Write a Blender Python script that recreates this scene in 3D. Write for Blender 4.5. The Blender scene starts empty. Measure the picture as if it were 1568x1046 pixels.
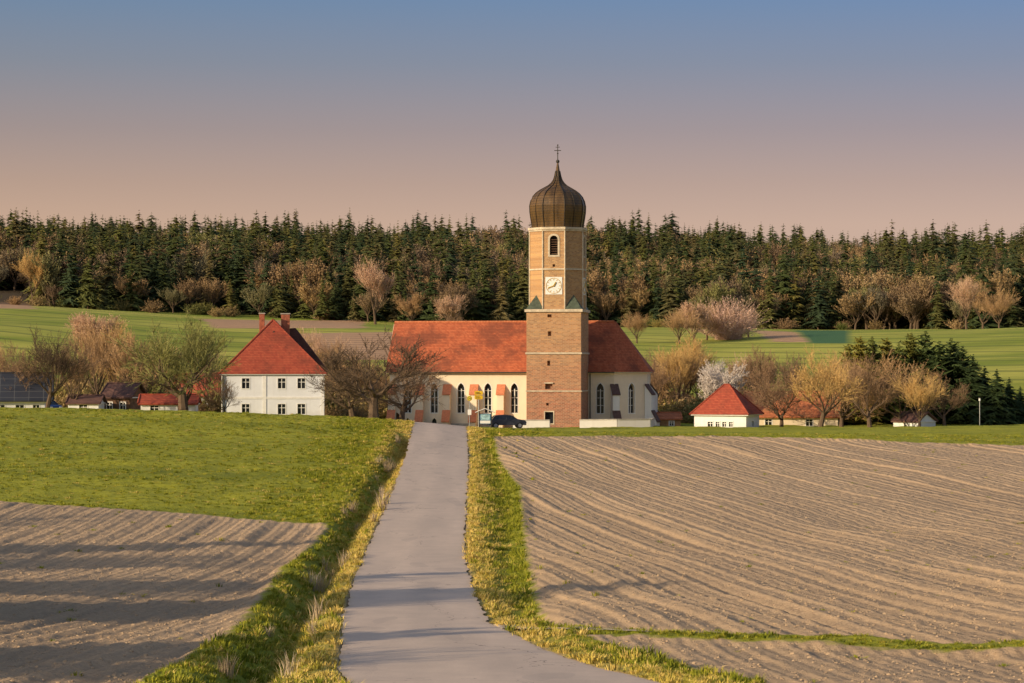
import bpy, bmesh, math, random
import numpy as np
from mathutils import Vector, Matrix
random.seed(7); rng=np.random.default_rng(7)
scene=bpy.context.scene
F=3702.0; CX=784.0; HY=560.0
R=math.radians
def T(u): return (u-CX)/F
def xat(u,d): return T(u)*d

# ------------------------------------------------------------------ terrain
tab=rng.random((256,256))
def vnoise(x,y,s=0):
    x=np.asarray(x,float)+s*17.3; y=np.asarray(y,float)+s*9.7
    xi=np.floor(x).astype(int); yi=np.floor(y).astype(int)
    fx=x-xi; fy=y-yi; fx=fx*fx*(3-2*fx); fy=fy*fy*(3-2*fy)
    a=tab[xi&255,yi&255]; b=tab[(xi+1)&255,yi&255]; c=tab[xi&255,(yi+1)&255]; d=tab[(xi+1)&255,(yi+1)&255]
    return (a*(1-fx)+b*fx)*(1-fy)+(c*(1-fx)+d*fx)*fy
cols=np.array([-900,0,300,600,670,760,1100,1568,2500.])
rows=np.array([-300,-50,0,30,50,65,100,121,161,200,230,260,290,330,400,500,600,650,900,1200,1400])
H=np.array([
[2,-1.5,-2,-4.6,-6.9,-7.9,-8.3,-8.4,-7.3,-5.2,-3.8,-4.5,-5.5,-5.5, 0.0,8.0,14.0,17.0,32,34,34],
[2,-1.5,-2,-5.1,-7.6,-8.5,-8.9,-8.9,-7.8,-5.6,-4.0,-4.6,-5.6,-5.8,-0.5,8.0,14.6,17.0,33,36,36],
[2,-1.5,-2,-5.1,-7.6,-8.6,-9.2,-9.2,-8.1,-5.9,-4.3,-5.0,-6.0,-6.0,-1.0,6.0,12.0,14.0,36,39,39],
[2,-1.5,-2,-5.1,-7.6,-8.6,-9.3,-9.5,-8.6,-6.6,-5.0,-5.8,-7.0,-6.8,-1.5,5.5,10.5,12.5,36,38,38],
[2,-1.5,-2,-5.1,-7.6,-8.6,-9.3,-9.5,-8.7,-7.0,-5.4,-6.4,-7.5,-7.2,-2.0,5.0,10.0,12.0,36,38,38],
[2,-1.5,-2,-5.1,-7.6,-8.6,-9.2,-9.4,-8.7,-7.2,-6.1,-6.9,-7.6,-7.4,-2.0,5.0, 9.2,11.0,35,37,37],
[2,-1.5,-2,-5.1,-7.6,-8.6,-9.2,-9.3,-8.5,-7.2,-6.6,-6.75,-7.4,-7.4,-2.2,4.6,8.2,10.0,33,35,35],
[2,-1.5,-2,-5.1,-7.6,-8.5,-8.9,-9.0,-8.4,-7.4,-6.8,-6.7,-7.2,-7.0, 0.3,7.8,9.2,10.5,30,32,32],
[2,-1.5,-2,-4.6,-6.9,-7.9,-8.3,-8.5,-8.0,-7.2,-6.8,-6.7,-7.0,-6.5, 3.5,12.0,13.0,14.0,27,28,28]],float)
tg=np.linspace(-0.5,0.5,401); yg=np.arange(-300,1401,1.0)
A=np.array([np.interp(yg,rows,H[i]) for i in range(len(cols))])
tc=(cols-CX)/F
G=np.array([np.interp(tg,tc,A[:,j]) for j in range(len(yg))]).T
def blur(M,s,ax):
    r=int(3*s); k=np.exp(-0.5*(np.arange(-r,r+1)/s)**2); k/=k.sum()
    P=np.pad(M,[(r,r) if a==ax else (0,0) for a in (0,1)],mode='edge')
    out=np.zeros_like(M)
    for i,w in enumerate(k):
        out+= w*(P[i:i+M.shape[0],:] if ax==0 else P[:,i:i+M.shape[1]])
    return out
G=blur(G,6,1); G=blur(G,6,0)
def base_h(x,y):
    x=np.asarray(x,float); y=np.asarray(y,float)
    t=np.clip(x/np.maximum(y,60.0),-0.499,0.499)
    yy=np.clip(y,-300,1399)
    a=(t+0.5)/0.0025; b=yy+300
    ai=np.clip(np.floor(a).astype(int),0,399); bi=np.clip(np.floor(b).astype(int),0,1699)
    fa=a-ai; fb=b-bi
    z=(G[ai,bi]*(1-fa)+G[ai+1,bi]*fa)*(1-fb)+(G[ai,bi+1]*(1-fa)+G[ai+1,bi+1]*fa)*fb
    k=np.clip((y-640)/120,0,1); k2=np.clip((y-350)/80,0,1)
    return z+0.25*(vnoise(x/22,y/22,1)-.5)+k*9.0*(vnoise(x/60,y/90,2)-.5)+k2*2.2*(vnoise(x/55,y/60,4)-.5)
def gh(x,y): return float(base_h(np.array([x]),np.array([y]))[0])
def survey(u,v):
    t=T(u); s=-(v-HY)/F
    ds=np.arange(40,1300,0.25)
    if v<HY+60: ds=np.arange(330,1300,0.5)
    z=base_h(t*ds,ds); k=np.nonzero(z>=s*ds)[0]
    d=ds[k[0]] if len(k) else (230. if v<720 else 60.)
    return (t*d,float(d))
def poly(pts): return np.array([survey(*p) for p in pts])
def sdf(P,x,y):
    n=len(P); d=np.full(x.shape,1e9); ins=np.zeros(x.shape,bool)
    for i in range(n):
        ax,ay=P[i]; bx,by=P[(i+1)%n]
        ex,ey=bx-ax,by-ay; wx,wy=x-ax,y-ay
        h=np.clip((wx*ex+wy*ey)/(ex*ex+ey*ey+1e-9),0,1)
        d=np.minimum(d,(wx-ex*h)**2+(wy-ey*h)**2)
        c=((ay>y)!=(by>y))&(x<(bx-ax)*(y-ay)/(by-ay+1e-12)+ax)
        ins^=c
    d=np.sqrt(d); return np.where(ins,d,-d)
def lined(P,x,y):
    d=np.full(x.shape,1e9)
    for i in range(len(P)-1):
        ax,ay=P[i]; bx,by=P[i+1]; ex,ey=bx-ax,by-ay; wx,wy=x-ax,y-ay
        h=np.clip((wx*ex+wy*ey)/(ex*ex+ey*ey+1e-9),0,1)
        d=np.minimum(d,(wx-ex*h)**2+(wy-ey*h)**2)
    return np.sqrt(d)
# road edges in metres: (y, left, right)
RE=np.array([(-60,9,15),(0,5.5,11.5),(30,1.0,8.2),(50,-2.3,5.9),(65,-4.5,3.7),(68,-4.85,2.7),(71,-5.05,1.75),(75,-5.3,0.75),(78,-5.5,0.2),(81,-5.7,-0.35),
 (84,-5.9,-0.8),(90,-6.2,-1.15),(101,-6.7,-1.7),(121,-7.35,-2.35),(161,-8.0,-3.0),(194,-8.5,-3.45),(226,-9.2,-4.2),(240,-9.7,-4.6),(252,-10.5,-4.2),(262,-14,0),(272,-20,4),(277,-21,5)],float)
def roadL(y): return np.interp(y,RE[:,0],RE[:,1])
def roadR(y): return np.interp(y,RE[:,0],RE[:,2])
def roadsd(x,y): return np.where((y<277)&(y>-60),np.minimum(x-roadL(y),roadR(y)-x),-50.)
PL=poly([(-500,756),(0,768),(120,775),(300,787),(480,801),(503,808),(478,838),(430,874),(398,925),(370,958),(300,1003),(225,1046),(60,1120),(-600,1120)])
PR=poly([(757,669),(765,700),(797,745),(803,800),(808,850),(820,900),(832,945),(850,960),(1000,967),(1300,976),(1568,986),(2400,1000),(2400,690),(1568,683),(1100,668)])
PS=poly([(895,974),(1200,984),(1568,996),(2400,1015),(2400,1120),(1400,1120),(1165,1046),(1000,1006)])
TANS=[poly([(-300,441),(47,441),(52,474),(-300,474)]),poly([(300,488),(560,488),(560,503),(330,503)]),poly([(430,512),(640,508),(640,552),(430,552)]),poly([(1150,506),(1215,508),(1240,524),(1180,524)])]
DKS=[poly([(1215,506),(1300,506),(1300,526),(1240,526)])]
DIT=np.array([survey(*p) for p in [(626,668),(602,705),(576,745),(542,800),(517,840),(490,885),(462,930),(420,1000),(370,1046),(250,1120)]])
DIR=np.array([survey(*p) for p in [(742,672),(758,715),(772,760),(778,850),(795,930),(815,950)]])
def fur_u(x,y):
    w=0.30*np.sin(y/31+x/40)+0.35*(vnoise(x/25,y/25,3)-.5)
    ur=x+0.16*y+w
    ul=x-0.07*y+0.0014*(y-110)**2+0.7*w
    return np.where(x>-3,ur,ul)
def ridges(x,y,u):
    md=.3+1.1*vnoise(x/9,y/12,6)
    return 0.19*(vnoise(u/0.85,y/38,5)-.5)*md+0.14*(vnoise(u/2.4,y/60,15)-.5)+0.035*np.sin(2*np.pi*u/1.15)*md
def ground(x,y):
    z=base_h(x,y)
    near=(y>20)&(y<300)
    rs=roadsd(x,y)
    sp=np.full(x.shape,-9.0)
    xs,ys=x[near],y[near]
    pl=np.maximum(np.maximum(sdf(PL,xs,ys),sdf(PR,xs,ys)),sdf(PS,xs,ys))
    sp[near]=np.clip(pl,-9,9)
    dl=np.full(x.shape,99.); dr=np.full(x.shape,99.)
    dl[near]=lined(DIT,xs,ys); dr[near]=lined(DIR,xs,ys)
    m=np.clip(sp/0.6,0,1)
    u=fur_u(x,y); rg=ridges(x,y,u)
    hs=rg*1.15+0.34*(vnoise(x/9,y/13,12)-.5)
    hs+=0.055*(vnoise(x/0.26,y/0.34,7)-.5)+0.06*(vnoise(x/0.7,y/0.8,8)-.5)
    z=z+m*hs-0.05*m
    g=(1-m)*near*np.clip(-rs/0.5,0,1)
    z=z+g*(0.08*(vnoise(x/0.5,y/0.6,9)-.5)+0.24*(vnoise(x/2.3,y/2.7,10)-.5)+0.03)
    z=z-0.75*np.exp(-(dl/0.75)**2)-0.4*np.exp(-(dr/1.1)**2)
    bank=np.exp(-((dl-1.6)/0.8)**2)*0.12
    z=z+bank*np.clip(-rs/0.8,0,1)
    k=np.clip((rs+0.05)/0.35,0,1); z=np.where(rs>-0.05,z*(1-k)+(base_h(x,y)-0.16)*k,z)
    return z,sp,rs,dl,dr,u
def gz(x,y): return float(ground(np.array([float(x)]),np.array([float(y)]))[0][0])

ts=np.concatenate([[-4,-2.5,-1.6,-1.1,-.8,-.6,-.48,-.4,-.34,-.3,-.27],np.linspace(-0.25,0.25,760),[.27,.3,.34,.4,.48,.6,.8,1.1,1.6,2.5,4]])
ysr=np.concatenate([np.arange(-200,58,6.),np.arange(60,130,0.22),np.arange(130,240,0.34),np.arange(240,300,0.8),np.arange(300,420,1.5),np.arange(420,1000,4),np.arange(1000,1400,40),[1500,1800,2400,3500,6000]])
TT,YY=np.meshgrid(ts,ysr); XX=TT*np.maximum(YY,60.)
x=XX.ravel(); y=YY.ravel()
z,sp,rs,dl,dr,fu=ground(x,y)
rga=ridges(x,y,fu)
def sds(L):
    o=np.full(x.shape,-20.); mk=(y>330)&(y<1300)
    b=np.full(mk.sum(),-1e9)
    for P in L: b=np.maximum(b,sdf(P,x[mk],y[mk]))
    o[mk]=np.clip(b,-20,20); return o
st=sds(TANS); sd=sds(DKS)
def np_mesh(name,co,faces,attrs={},smooth=True):
    me=bpy.data.meshes.new(name)
    n=len(co); me.vertices.add(n); me.vertices.foreach_set('co',np.asarray(co,np.float32).ravel())
    f=np.asarray(faces,np.int32); nf,k=f.shape
    me.loops.add(nf*k); me.loops.foreach_set('vertex_index',f.ravel())
    me.polygons.add(nf); me.polygons.foreach_set('loop_start',np.arange(nf,dtype=np.int32)*k)
    me.polygons.foreach_set('loop_total',np.full(nf,k,np.int32))
    if smooth: me.polygons.foreach_set('use_smooth',np.ones(nf,bool))
    for a,v in attrs.items():
        at=me.attributes.new(a,'FLOAT','POINT'); at.data.foreach_set('value',np.asarray(v,np.float32))
    me.update(calc_edges=True); me.validate()
    return me
def gridfaces(nr,nc):
    i=np.arange(nr-1)[:,None]*nc+np.arange(nc-1)[None,:]
    i=i.ravel(); return np.stack([i,i+1,i+nc+1,i+nc],1)
def link(name,me,mat=None,parent=None):
    o=bpy.data.objects.new(name,me); scene.collection.objects.link(o)
    if mat is not None and not me.materials: me.materials.append(mat)
    if parent: o.parent=parent
    return o

# ------------------------------------------------------------------ material helpers
class NT:
    def __init__(s,name):
        s.m=bpy.data.materials.new(name); s.m.use_nodes=True; s.t=s.m.node_tree; s.t.nodes.clear()
        s.out=s.n('ShaderNodeOutputMaterial'); s.b=s.n('ShaderNodeBsdfPrincipled'); s.l(s.b.outputs[0],s.out.inputs[0])
        s.b.inputs['Roughness'].default_value=0.85
        s.b.inputs['Specular IOR Level'].default_value=0.2
    def n(s,t,**k):
        o=s.t.nodes.new(t)
        for a,v in k.items(): setattr(o,a,v)
        return o
    def l(s,a,b): s.t.links.new(a,b)
    def put(s,v,inp):
        if isinstance(v,bpy.types.NodeSocket): s.l(v,inp)
        elif isinstance(v,(tuple,list)) and len(v)==3 and inp.type=='RGBA': inp.default_value=(*v,1)
        else: inp.default_value=v
    def math(s,op,a,b=0.0,c=None,clamp=False):
        o=s.n('ShaderNodeMath',operation=op,use_clamp=clamp); s.put(a,o.inputs[0]); s.put(b,o.inputs[1])
        if c is not None: s.put(c,o.inputs[2])
        return o.outputs[0]
    def mix(s,f,a,b,bt='MIX'):
        o=s.n('ShaderNodeMix',data_type='RGBA',blend_type=bt); s.put(f,o.inputs[0]); s.put(a,o.inputs[6]); s.put(b,o.inputs[7]); return o.outputs[2]
    def pos(s): return s.n('ShaderNodeNewGeometry').outputs['Position']
    def obj(s): return s.n('ShaderNodeTexCoord').outputs['Object']
    def mapv(s,v,sc=(1,1,1),rot=(0,0,0)):
        o=s.n('ShaderNodeMapping'); s.l(v,o.inputs[0]); o.inputs['Scale'].default_value=sc; o.inputs['Rotation'].default_value=rot; return o.outputs[0]
    def noise(s,v,sc,det=3,rough=.55):
        o=s.n('ShaderNodeTexNoise'); s.l(v,o.inputs['Vector']); o.inputs['Scale'].default_value=sc; o.inputs['Detail'].default_value=det; o.inputs['Roughness'].default_value=rough; return o.outputs[0]
    def ramp(s,f,lo,hi):
        o=s.n('ShaderNodeMapRange'); s.put(f,o.inputs[0]); o.inputs[1].default_value=lo; o.inputs[2].default_value=hi; return o.outputs[0]
    def attr(s,n): return s.n('ShaderNodeAttribute',attribute_name=n).outputs['Fac']
    def bump(s,h,d=0.05,st=1.0):
        o=s.n('ShaderNodeBump'); s.put(h,o.inputs['Height']); o.inputs['Distance'].default_value=d; o.inputs['Strength'].default_value=st; s.l(o.outputs[0],s.b.inputs['Normal'])
    def col(s,c): s.put(c,s.b.inputs['Base Color'])

def ground_mat():
    s=NT('ground_mat'); p=s.pos()
    flat=s.mapv(p,(1,1,0.001))
    ne=s.noise(flat,1.3,4); 
    plow=s.math('ADD',s.attr('plow'),s.math('MULTIPLY',s.math('SUBTRACT',ne,.5),1.3))
    pf=s.math('MULTIPLY_ADD',plow,3.0,0.5,clamp=True)
    n1=s.ramp(s.noise(flat,0.05,3),.3,.7); n2=s.ramp(s.noise(flat,1.1,5,.7),.35,.65); n3=s.ramp(s.noise(flat,5.0,4,.7),.3,.7)
    soil=s.mix(n1,(.40,.275,.17),(.56,.385,.235))
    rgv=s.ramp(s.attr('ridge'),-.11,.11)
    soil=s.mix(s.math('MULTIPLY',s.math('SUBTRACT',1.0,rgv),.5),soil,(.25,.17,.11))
    soil=s.mix(s.math('MULTIPLY',n2,.35),soil,(.27,.19,.125))
    soil=s.mix(s.math('MULTIPLY',n3,.4),soil,(.68,.50,.33))
    fu=s.attr('fu'); sn=s.math('SINE',s.math('MULTIPLY',fu,13.5))
    # grass
    g1=s.ramp(s.noise(s.mapv(p,(.025,.14,.001)),1.0,5,.6),.38,.62)
    g2=s.ramp(s.noise(s.mapv(p,(.25,.9,.001)),1.0,5,.7),.35,.65); g3=s.ramp(s.noise(flat,4.0,4,.7),.3,.7)
    gr=s.mix(g1,(.175,.205,.014),(.37,.36,.024))
    gr=s.mix(s.math('MULTIPLY',g2,.55),gr,(.10,.13,.012))
    gr=s.mix(s.math('MULTIPLY',g3,.4),gr,(.50,.45,.06))
    rd=s.math('MULTIPLY',s.attr('road'),-1.0)
    dry=s.math('MULTIPLY_ADD',s.math('SUBTRACT',s.math('ADD',rd,s.math('MULTIPLY',ne,1.6)),2.1),-1.1,0.0,clamp=True)
    gr=s.mix(s.math('MULTIPLY',dry,.85),gr,(.62,.46,.11))
    edge=s.math('MULTIPLY_ADD',s.math('ADD',rd,s.math('MULTIPLY',s.math('SUBTRACT',ne,.5),.5)),-3.5,0.9,clamp=True)
    gr=s.mix(edge,gr,(.36,.25,.15))
    # far meadow
    sx=s.n('ShaderNodeSeparateXYZ'); s.l(p,sx.inputs[0])
    far=s.ramp(sx.outputs[1],330,380)
    fg=s.mix(s.ramp(s.noise(s.mapv(p,(.012,.03,.001)),1,5,.6),.4,.6),(.22,.27,.03),(.44,.42,.08))
    fg=s.mix(s.math('MULTIPLY',s.ramp(s.noise(s.mapv(p,(.05,.25,.001)),1,5,.7),.45,.7),.5),fg,(.14,.17,.03))
    tram=s.math('SINE',s.math('MULTIPLY',s.math('ADD',s.math('MULTIPLY',sx.outputs[0],.55),s.math('ADD',sx.outputs[1],s.math('MULTIPLY',s.noise(flat,.02,1),14))),.42))
    fg=s.mix(s.math('MULTIPLY',s.ramp(tram,.75,.95),.6),fg,(.10,.13,.03))
    gr=s.mix(far,gr,fg)
    tn=s.math('MULTIPLY_ADD',s.math('ADD',s.attr('tan'),s.math('MULTIPLY',s.math('SUBTRACT',s.noise(flat,.1,3),.5),6)),.5,.5,clamp=True)
    gr=s.mix(tn,gr,s.mix(s.ramp(s.math('SINE',s.math('MULTIPLY',sx.outputs[1],.9)),-1,1),(.52,.32,.19),(.36,.22,.13)))
    dk=s.math('MULTIPLY_ADD',s.attr('dark'),.5,.5,clamp=True)
    gr=s.mix(dk,gr,(.06,.14,.06))
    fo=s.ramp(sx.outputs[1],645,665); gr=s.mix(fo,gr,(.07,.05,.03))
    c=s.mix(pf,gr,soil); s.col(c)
    h=s.math('ADD',s.math('MULTIPLY',s.noise(flat,3.0,6,.75),1.0),s.math('MULTIPLY',s.math('MULTIPLY',sn,pf),.14))
    s.bump(h,0.16,1.0); s.b.inputs['Roughness'].default_value=.95
    return s.m
GM=ground_mat()
me=np_mesh('ground',np.stack([x,y,z],1),gridfaces(len(ysr),len(ts)),{'plow':sp,'road':np.clip(rs,-20,5),'fu':fu,'tan':st,'dark':sd,'ridge':rga})
link('ground',me,GM)

# ------------------------------------------------------------------ road
def road_mat():
    s=NT('asphalt'); p=s.pos(); f=s.mapv(p,(1,1,.001))
    a=s.ramp(s.noise(s.mapv(p,(.5,.06,.001)),1,4),.35,.65); b=s.ramp(s.noise(f,9,4,.7),.3,.7); c2=s.ramp(s.noise(f,.8,5,.65),.4,.62)
    c=s.mix(a,(.49,.385,.315),(.60,.465,.375))
    c=s.mix(s.math('MULTIPLY',b,.35),c,(.68,.56,.47)); c=s.mix(s.math('MULTIPLY',c2,.25),c,(.38,.30,.26))
    v=s.n('ShaderNodeTexVoronoi',feature='DISTANCE_TO_EDGE'); v.inputs['Scale'].default_value=1
    nz=s.n('ShaderNodeVectorMath',operation='ADD'); s.l(s.mapv(p,(.22,.09,.001)),nz.inputs[0])
    no=s.n('ShaderNodeTexNoise'); s.l(f,no.inputs['Vector']); no.inputs['Scale'].default_value=1.5
    sc=s.n('ShaderNodeVectorMath',operation='SCALE'); s.l(no.outputs[1],sc.inputs[0]); sc.inputs['Scale'].default_value=.25
    s.l(sc.outputs[0],nz.inputs[1]); s.l(nz.outputs[0],v.inputs['Vector'])
    cr=s.math('MULTIPLY',s.math('LESS_THAN',v.outputs[0],.004),s.math('GREATER_THAN',s.noise(f,.25,2),.5))
    c=s.mix(s.math('MULTIPLY',cr,.6),c,(.13,.10,.09))
    pt=s.math('MULTIPLY',s.math('GREATER_THAN',s.noise(s.mapv(p,(.35,.12,.001)),1,2),.65),.22); c=s.mix(pt,c,(.30,.25,.23))
    e=s.attr('edge'); ef=s.math('MULTIPLY_ADD',s.math('ADD',e,s.math('MULTIPLY',s.math('SUBTRACT',s.noise(f,1.5,4),.5),.5)),-4,.9,clamp=True)
    c=s.mix(s.math('MULTIPLY',ef,.7),c,(.52,.39,.26))
    wt=s.math('SINE',s.math('MULTIPLY',s.attr('frac'),12.56)); c=s.mix(s.math('MULTIPLY_ADD',wt,.08,.08),c,(.30,.25,.23))
    s.col(c); s.b.inputs['Roughness'].default_value=.8
    s.bump(s.noise(f,14,3),.02,.5); return s.m
ry=np.concatenate([np.arange(-60,56,2.),np.arange(56,277,.4)]); nc=21
fr=np.linspace(0,1,nc)
L=roadL(ry)+.22*(vnoise(ry/1.3,ry*0,21)-.5)+.14*(vnoise(ry/.4,ry*0,22)-.5); Rr=roadR(ry)+.22*(vnoise(ry/1.1,ry*0,23)-.5)+.14*(vnoise(ry/.4,ry*0,24)-.5)
rx=L[:,None]*(1-fr)+Rr[:,None]*fr; ryy=np.repeat(ry[:,None],nc,1)
w=(Rr-L)[:,None]
rz=base_h(rx,ryy)+.015+0.05*(1-(2*fr-1)**2)[None,:]
ed=np.minimum(fr,1-fr)[None,:]*w
me=np_mesh('road',np.stack([rx.ravel(),ryy.ravel(),rz.ravel()],1),gridfaces(len(ry),nc),{'edge':ed.ravel(),'frac':np.repeat(fr[None,:],len(ry),0).ravel()})
link('road',me,road_mat())
def strip(name,pts,w0,w1,mat,lift):
    pts=np.array(pts); n=60; tt=np.linspace(0,1,n); k=np.linspace(0,1,len(pts))
    px=np.interp(tt,k,pts[:,0]); py=np.interp(tt,k,pts[:,1]); ww=w0+(w1-w0)*tt
    ww=ww*(.8+.4*vnoise(tt*23,tt*0,31))
    V=[];nn=6
    for i in range(n):
        for j in range(nn+1):
            yy=py[i]+(j/nn-.5)*ww[i]; V.append((px[i],yy,gz(px[i],yy)+lift))
    return link(name,np_mesh(name,V,gridfaces(n,nn+1)),mat)
def simple(name,c,var=.15,rough=.8,sc=3.,metal=0,bump=0.0,spec=.25):
    s=NT(name); o=s.obj(); n=s.ramp(s.noise(o,sc,5,.65),.3,.7)
    d=tuple(v*(1-var*1.6) for v in c); b=tuple(min(1,v*(1+var)) for v in c)
    s.col(s.mix(n,d,b)); s.b.inputs['Roughness'].default_value=rough; s.b.inputs['Metallic'].default_value=metal
    s.b.inputs['Specular IOR Level'].default_value=spec
    if bump: s.bump(s.noise(o,sc*4,4),bump,.6)
    return s.m
gravel=simple('gravel',(.58,.45,.32),.25,.95,4,bump=.04)
strip('dirt_track',[(-1.0,82),(1.0,81.3),(3.5,80.2),(7,79.2)],1.7,.15,gravel,.05)

# ------------------------------------------------------------------ generic mesh kit
def pymesh(name,V,Fc,mats,mi=None,smooth=False):
    me=bpy.data.meshes.new(name); me.from_pydata([tuple(v) for v in V],[],Fc)
    for m in mats: me.materials.append(m)
    if mi is not None: me.polygons.foreach_set('material_index',np.asarray(mi,np.int32))
    if smooth: me.polygons.foreach_set('use_smooth',np.ones(len(me.polygons),bool))
    me.update(); return me
def empty(name,loc,rot=0.):
    e=bpy.data.objects.new(name,None); scene.collection.objects.link(e); e.location=loc; e.rotation_euler=(0,0,rot); e.empty_display_size=1; return e
def box(par,name,x0,x1,y0,y1,z0,z1,mat,bev=0.0):
    V=[(x0,y0,z0),(x1,y0,z0),(x1,y1,z0),(x0,y1,z0),(x0,y0,z1),(x1,y0,z1),(x1,y1,z1),(x0,y1,z1)]
    Fc=[(0,3,2,1),(4,5,6,7),(0,1,5,4),(1,2,6,5),(2,3,7,6),(3,0,4,7)]
    o=link(name,pymesh(name,V,Fc,[mat]),parent=par)
    if bev:
        b=o.modifiers.new('b','BEVEL'); b.width=bev; b.segments=2
    return o
def prism(par,name,pts,z0,z1,mat,top=None):
    n=len(pts); V=[(a,b,z0) for a,b in pts]+[(a,b,z1) for a,b in (top or pts)]
    Fc=[tuple(range(n-1,-1,-1)),tuple(range(n,2*n))]+[(i,(i+1)%n,n+(i+1)%n,n+i) for i in range(n)]
    return link(name,pymesh(name,V,Fc,[mat]),parent=par)
def solid(par,name,V,Fc,mat):
    me=pymesh(name,V,Fc,[mat]); bm=bmesh.new(); bm.from_mesh(me); bmesh.ops.recalc_face_normals(bm,faces=bm.faces); bm.to_mesh(me); bm.free()
    return link(name,me,parent=par)
def gothic(w,h,n=6):
    hs=h-w*0.87; P=[(-w/2,0),(w/2,0),(w/2,hs)]
    for i in range(1,n): 
        a=i/n*math.pi/3; P.append((-w/2+w*math.cos(a),hs+w*math.sin(a)))
    P.append((0,h))
    for i in range(n-1,0,-1):
        a=i/n*math.pi/3; P.append((w/2-w*math.cos(a),hs+w*math.sin(a)))
    P.append((-w/2,hs)); return P
def rectp(w,h): return [(-w/2,0),(w/2,0),(w/2,h),(-w/2,h)]
def roundp(w,h,n=8):
    hs=h-w/2; return [(-w/2,0),(w/2,0)]+[(w/2*math.cos(i/n*math.pi),hs+w/2*math.sin(i/n*math.pi)) for i in range(n+1)]
def wallprism(P,org,rt,nrm,d0,d1):
    V=[];n=len(P)
    for d in (d0,d1):
        for a,b in P: V.append((org[0]+rt[0]*a+nrm[0]*d,org[1]+rt[1]*a+nrm[1]*d,org[2]+b))
    Fc=[tuple(range(n-1,-1,-1)),tuple(range(n,2*n))]+[(i,(i+1)%n,n+(i+1)%n,n+i) for i in range(n)]
    return V,Fc
def cut(obj,cutters):
    V=[];Fc=[]
    for v,f in cutters:
        k=len(V); V+=v; Fc+=[tuple(i+k for i in q) for q in f]
    me=bpy.data.meshes.new('c'); me.from_pydata(V,[],Fc)
    bm=bmesh.new(); bm.from_mesh(me); bmesh.ops.recalc_face_normals(bm,faces=bm.faces); bm.to_mesh(me); bm.free()
    co=bpy.data.objects.new('c',me); scene.collection.objects.link(co); co.matrix_world=Matrix()
    bm=bmesh.new(); bm.from_mesh(obj.data); bmesh.ops.recalc_face_normals(bm,faces=bm.faces); bm.to_mesh(obj.data); bm.free()
    par=obj.parent; obj.parent=None
    m=obj.modifiers.new('x','BOOLEAN'); m.object=co; m.operation='DIFFERENCE'; m.solver='EXACT'
    bpy.context.view_layer.update()
    dg=bpy.context.evaluated_depsgraph_get(); nm=bpy.data.meshes.new_from_object(obj.evaluated_get(dg))
    obj.modifiers.clear(); obj.data=nm; obj.parent=par
    bpy.data.objects.remove(co)
def frame(par,name,P,org,rt,nrm,wd,d0,d1,mat):
    h=max(b for a,b in P); w=max(a for a,b in P)
    Q=[(a*(w+wd)/w,(b-h/2)*(h/2+wd)/(h/2)+h/2) for a,b in P]
    n=len(P);V=[]
    for d in (d0,d1):
        for S in (P,Q):
            for a,b in S: V.append((org[0]+rt[0]*a+nrm[0]*d,org[1]+rt[1]*a+nrm[1]*d,org[2]+b))
    Fc=[]
    for i in range(n):
        j=(i+1)%n
        Fc+=[(2*n+i,2*n+j,3*n+j,3*n+i),(i,n+i,n+j,j),(n+i,3*n+i,3*n+j,n+j),(i,j,2*n+j,2*n+i)]
    return solid(par,name,V,Fc,mat)

# materials
def plaster(name,c,dirt=(.38,.32,.25),zh=1.2):
    s=NT(name); o=s.obj(); n=s.ramp(s.noise(o,.7,5,.65),.3,.75)
    c1=s.mix(n,tuple(v*.88 for v in c),c); sx=s.n('ShaderNodeSeparateXYZ'); s.l(o,sx.inputs[0])
    d=s.math('MULTIPLY',s.math('SUBTRACT',1.0,s.ramp(s.math('ADD',sx.outputs[2],s.math('MULTIPLY',n,.8)),.3,zh+.6)),.4)
    st=s.ramp(s.noise(s.mapv(o,(2.5,2.5,.12)),1,4),.55,.8); c1=s.mix(s.math('MULTIPLY',st,.16),c1,dirt)
    s.col(s.mix(d,c1,dirt)); s.bump(s.noise(o,12,3),.01,.5); s.b.inputs['Roughness'].default_value=.9; return s.m
cream=plaster('cream_plaster',(.88,.74,.56)); white=plaster('white_plaster',(.82,.81,.79)); white2=plaster('white_plaster_pale',(.84,.84,.84))
trimw=simple('white_trim',(.80,.78,.74),.06); glass=simple('window_glass',(.018,.022,.028),.3,.12,spec=.6)
dark=simple('dark_opening',(.02,.018,.016),.2); lead=simple('dark_lead',(.05,.045,.04),.3,.6)
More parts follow.
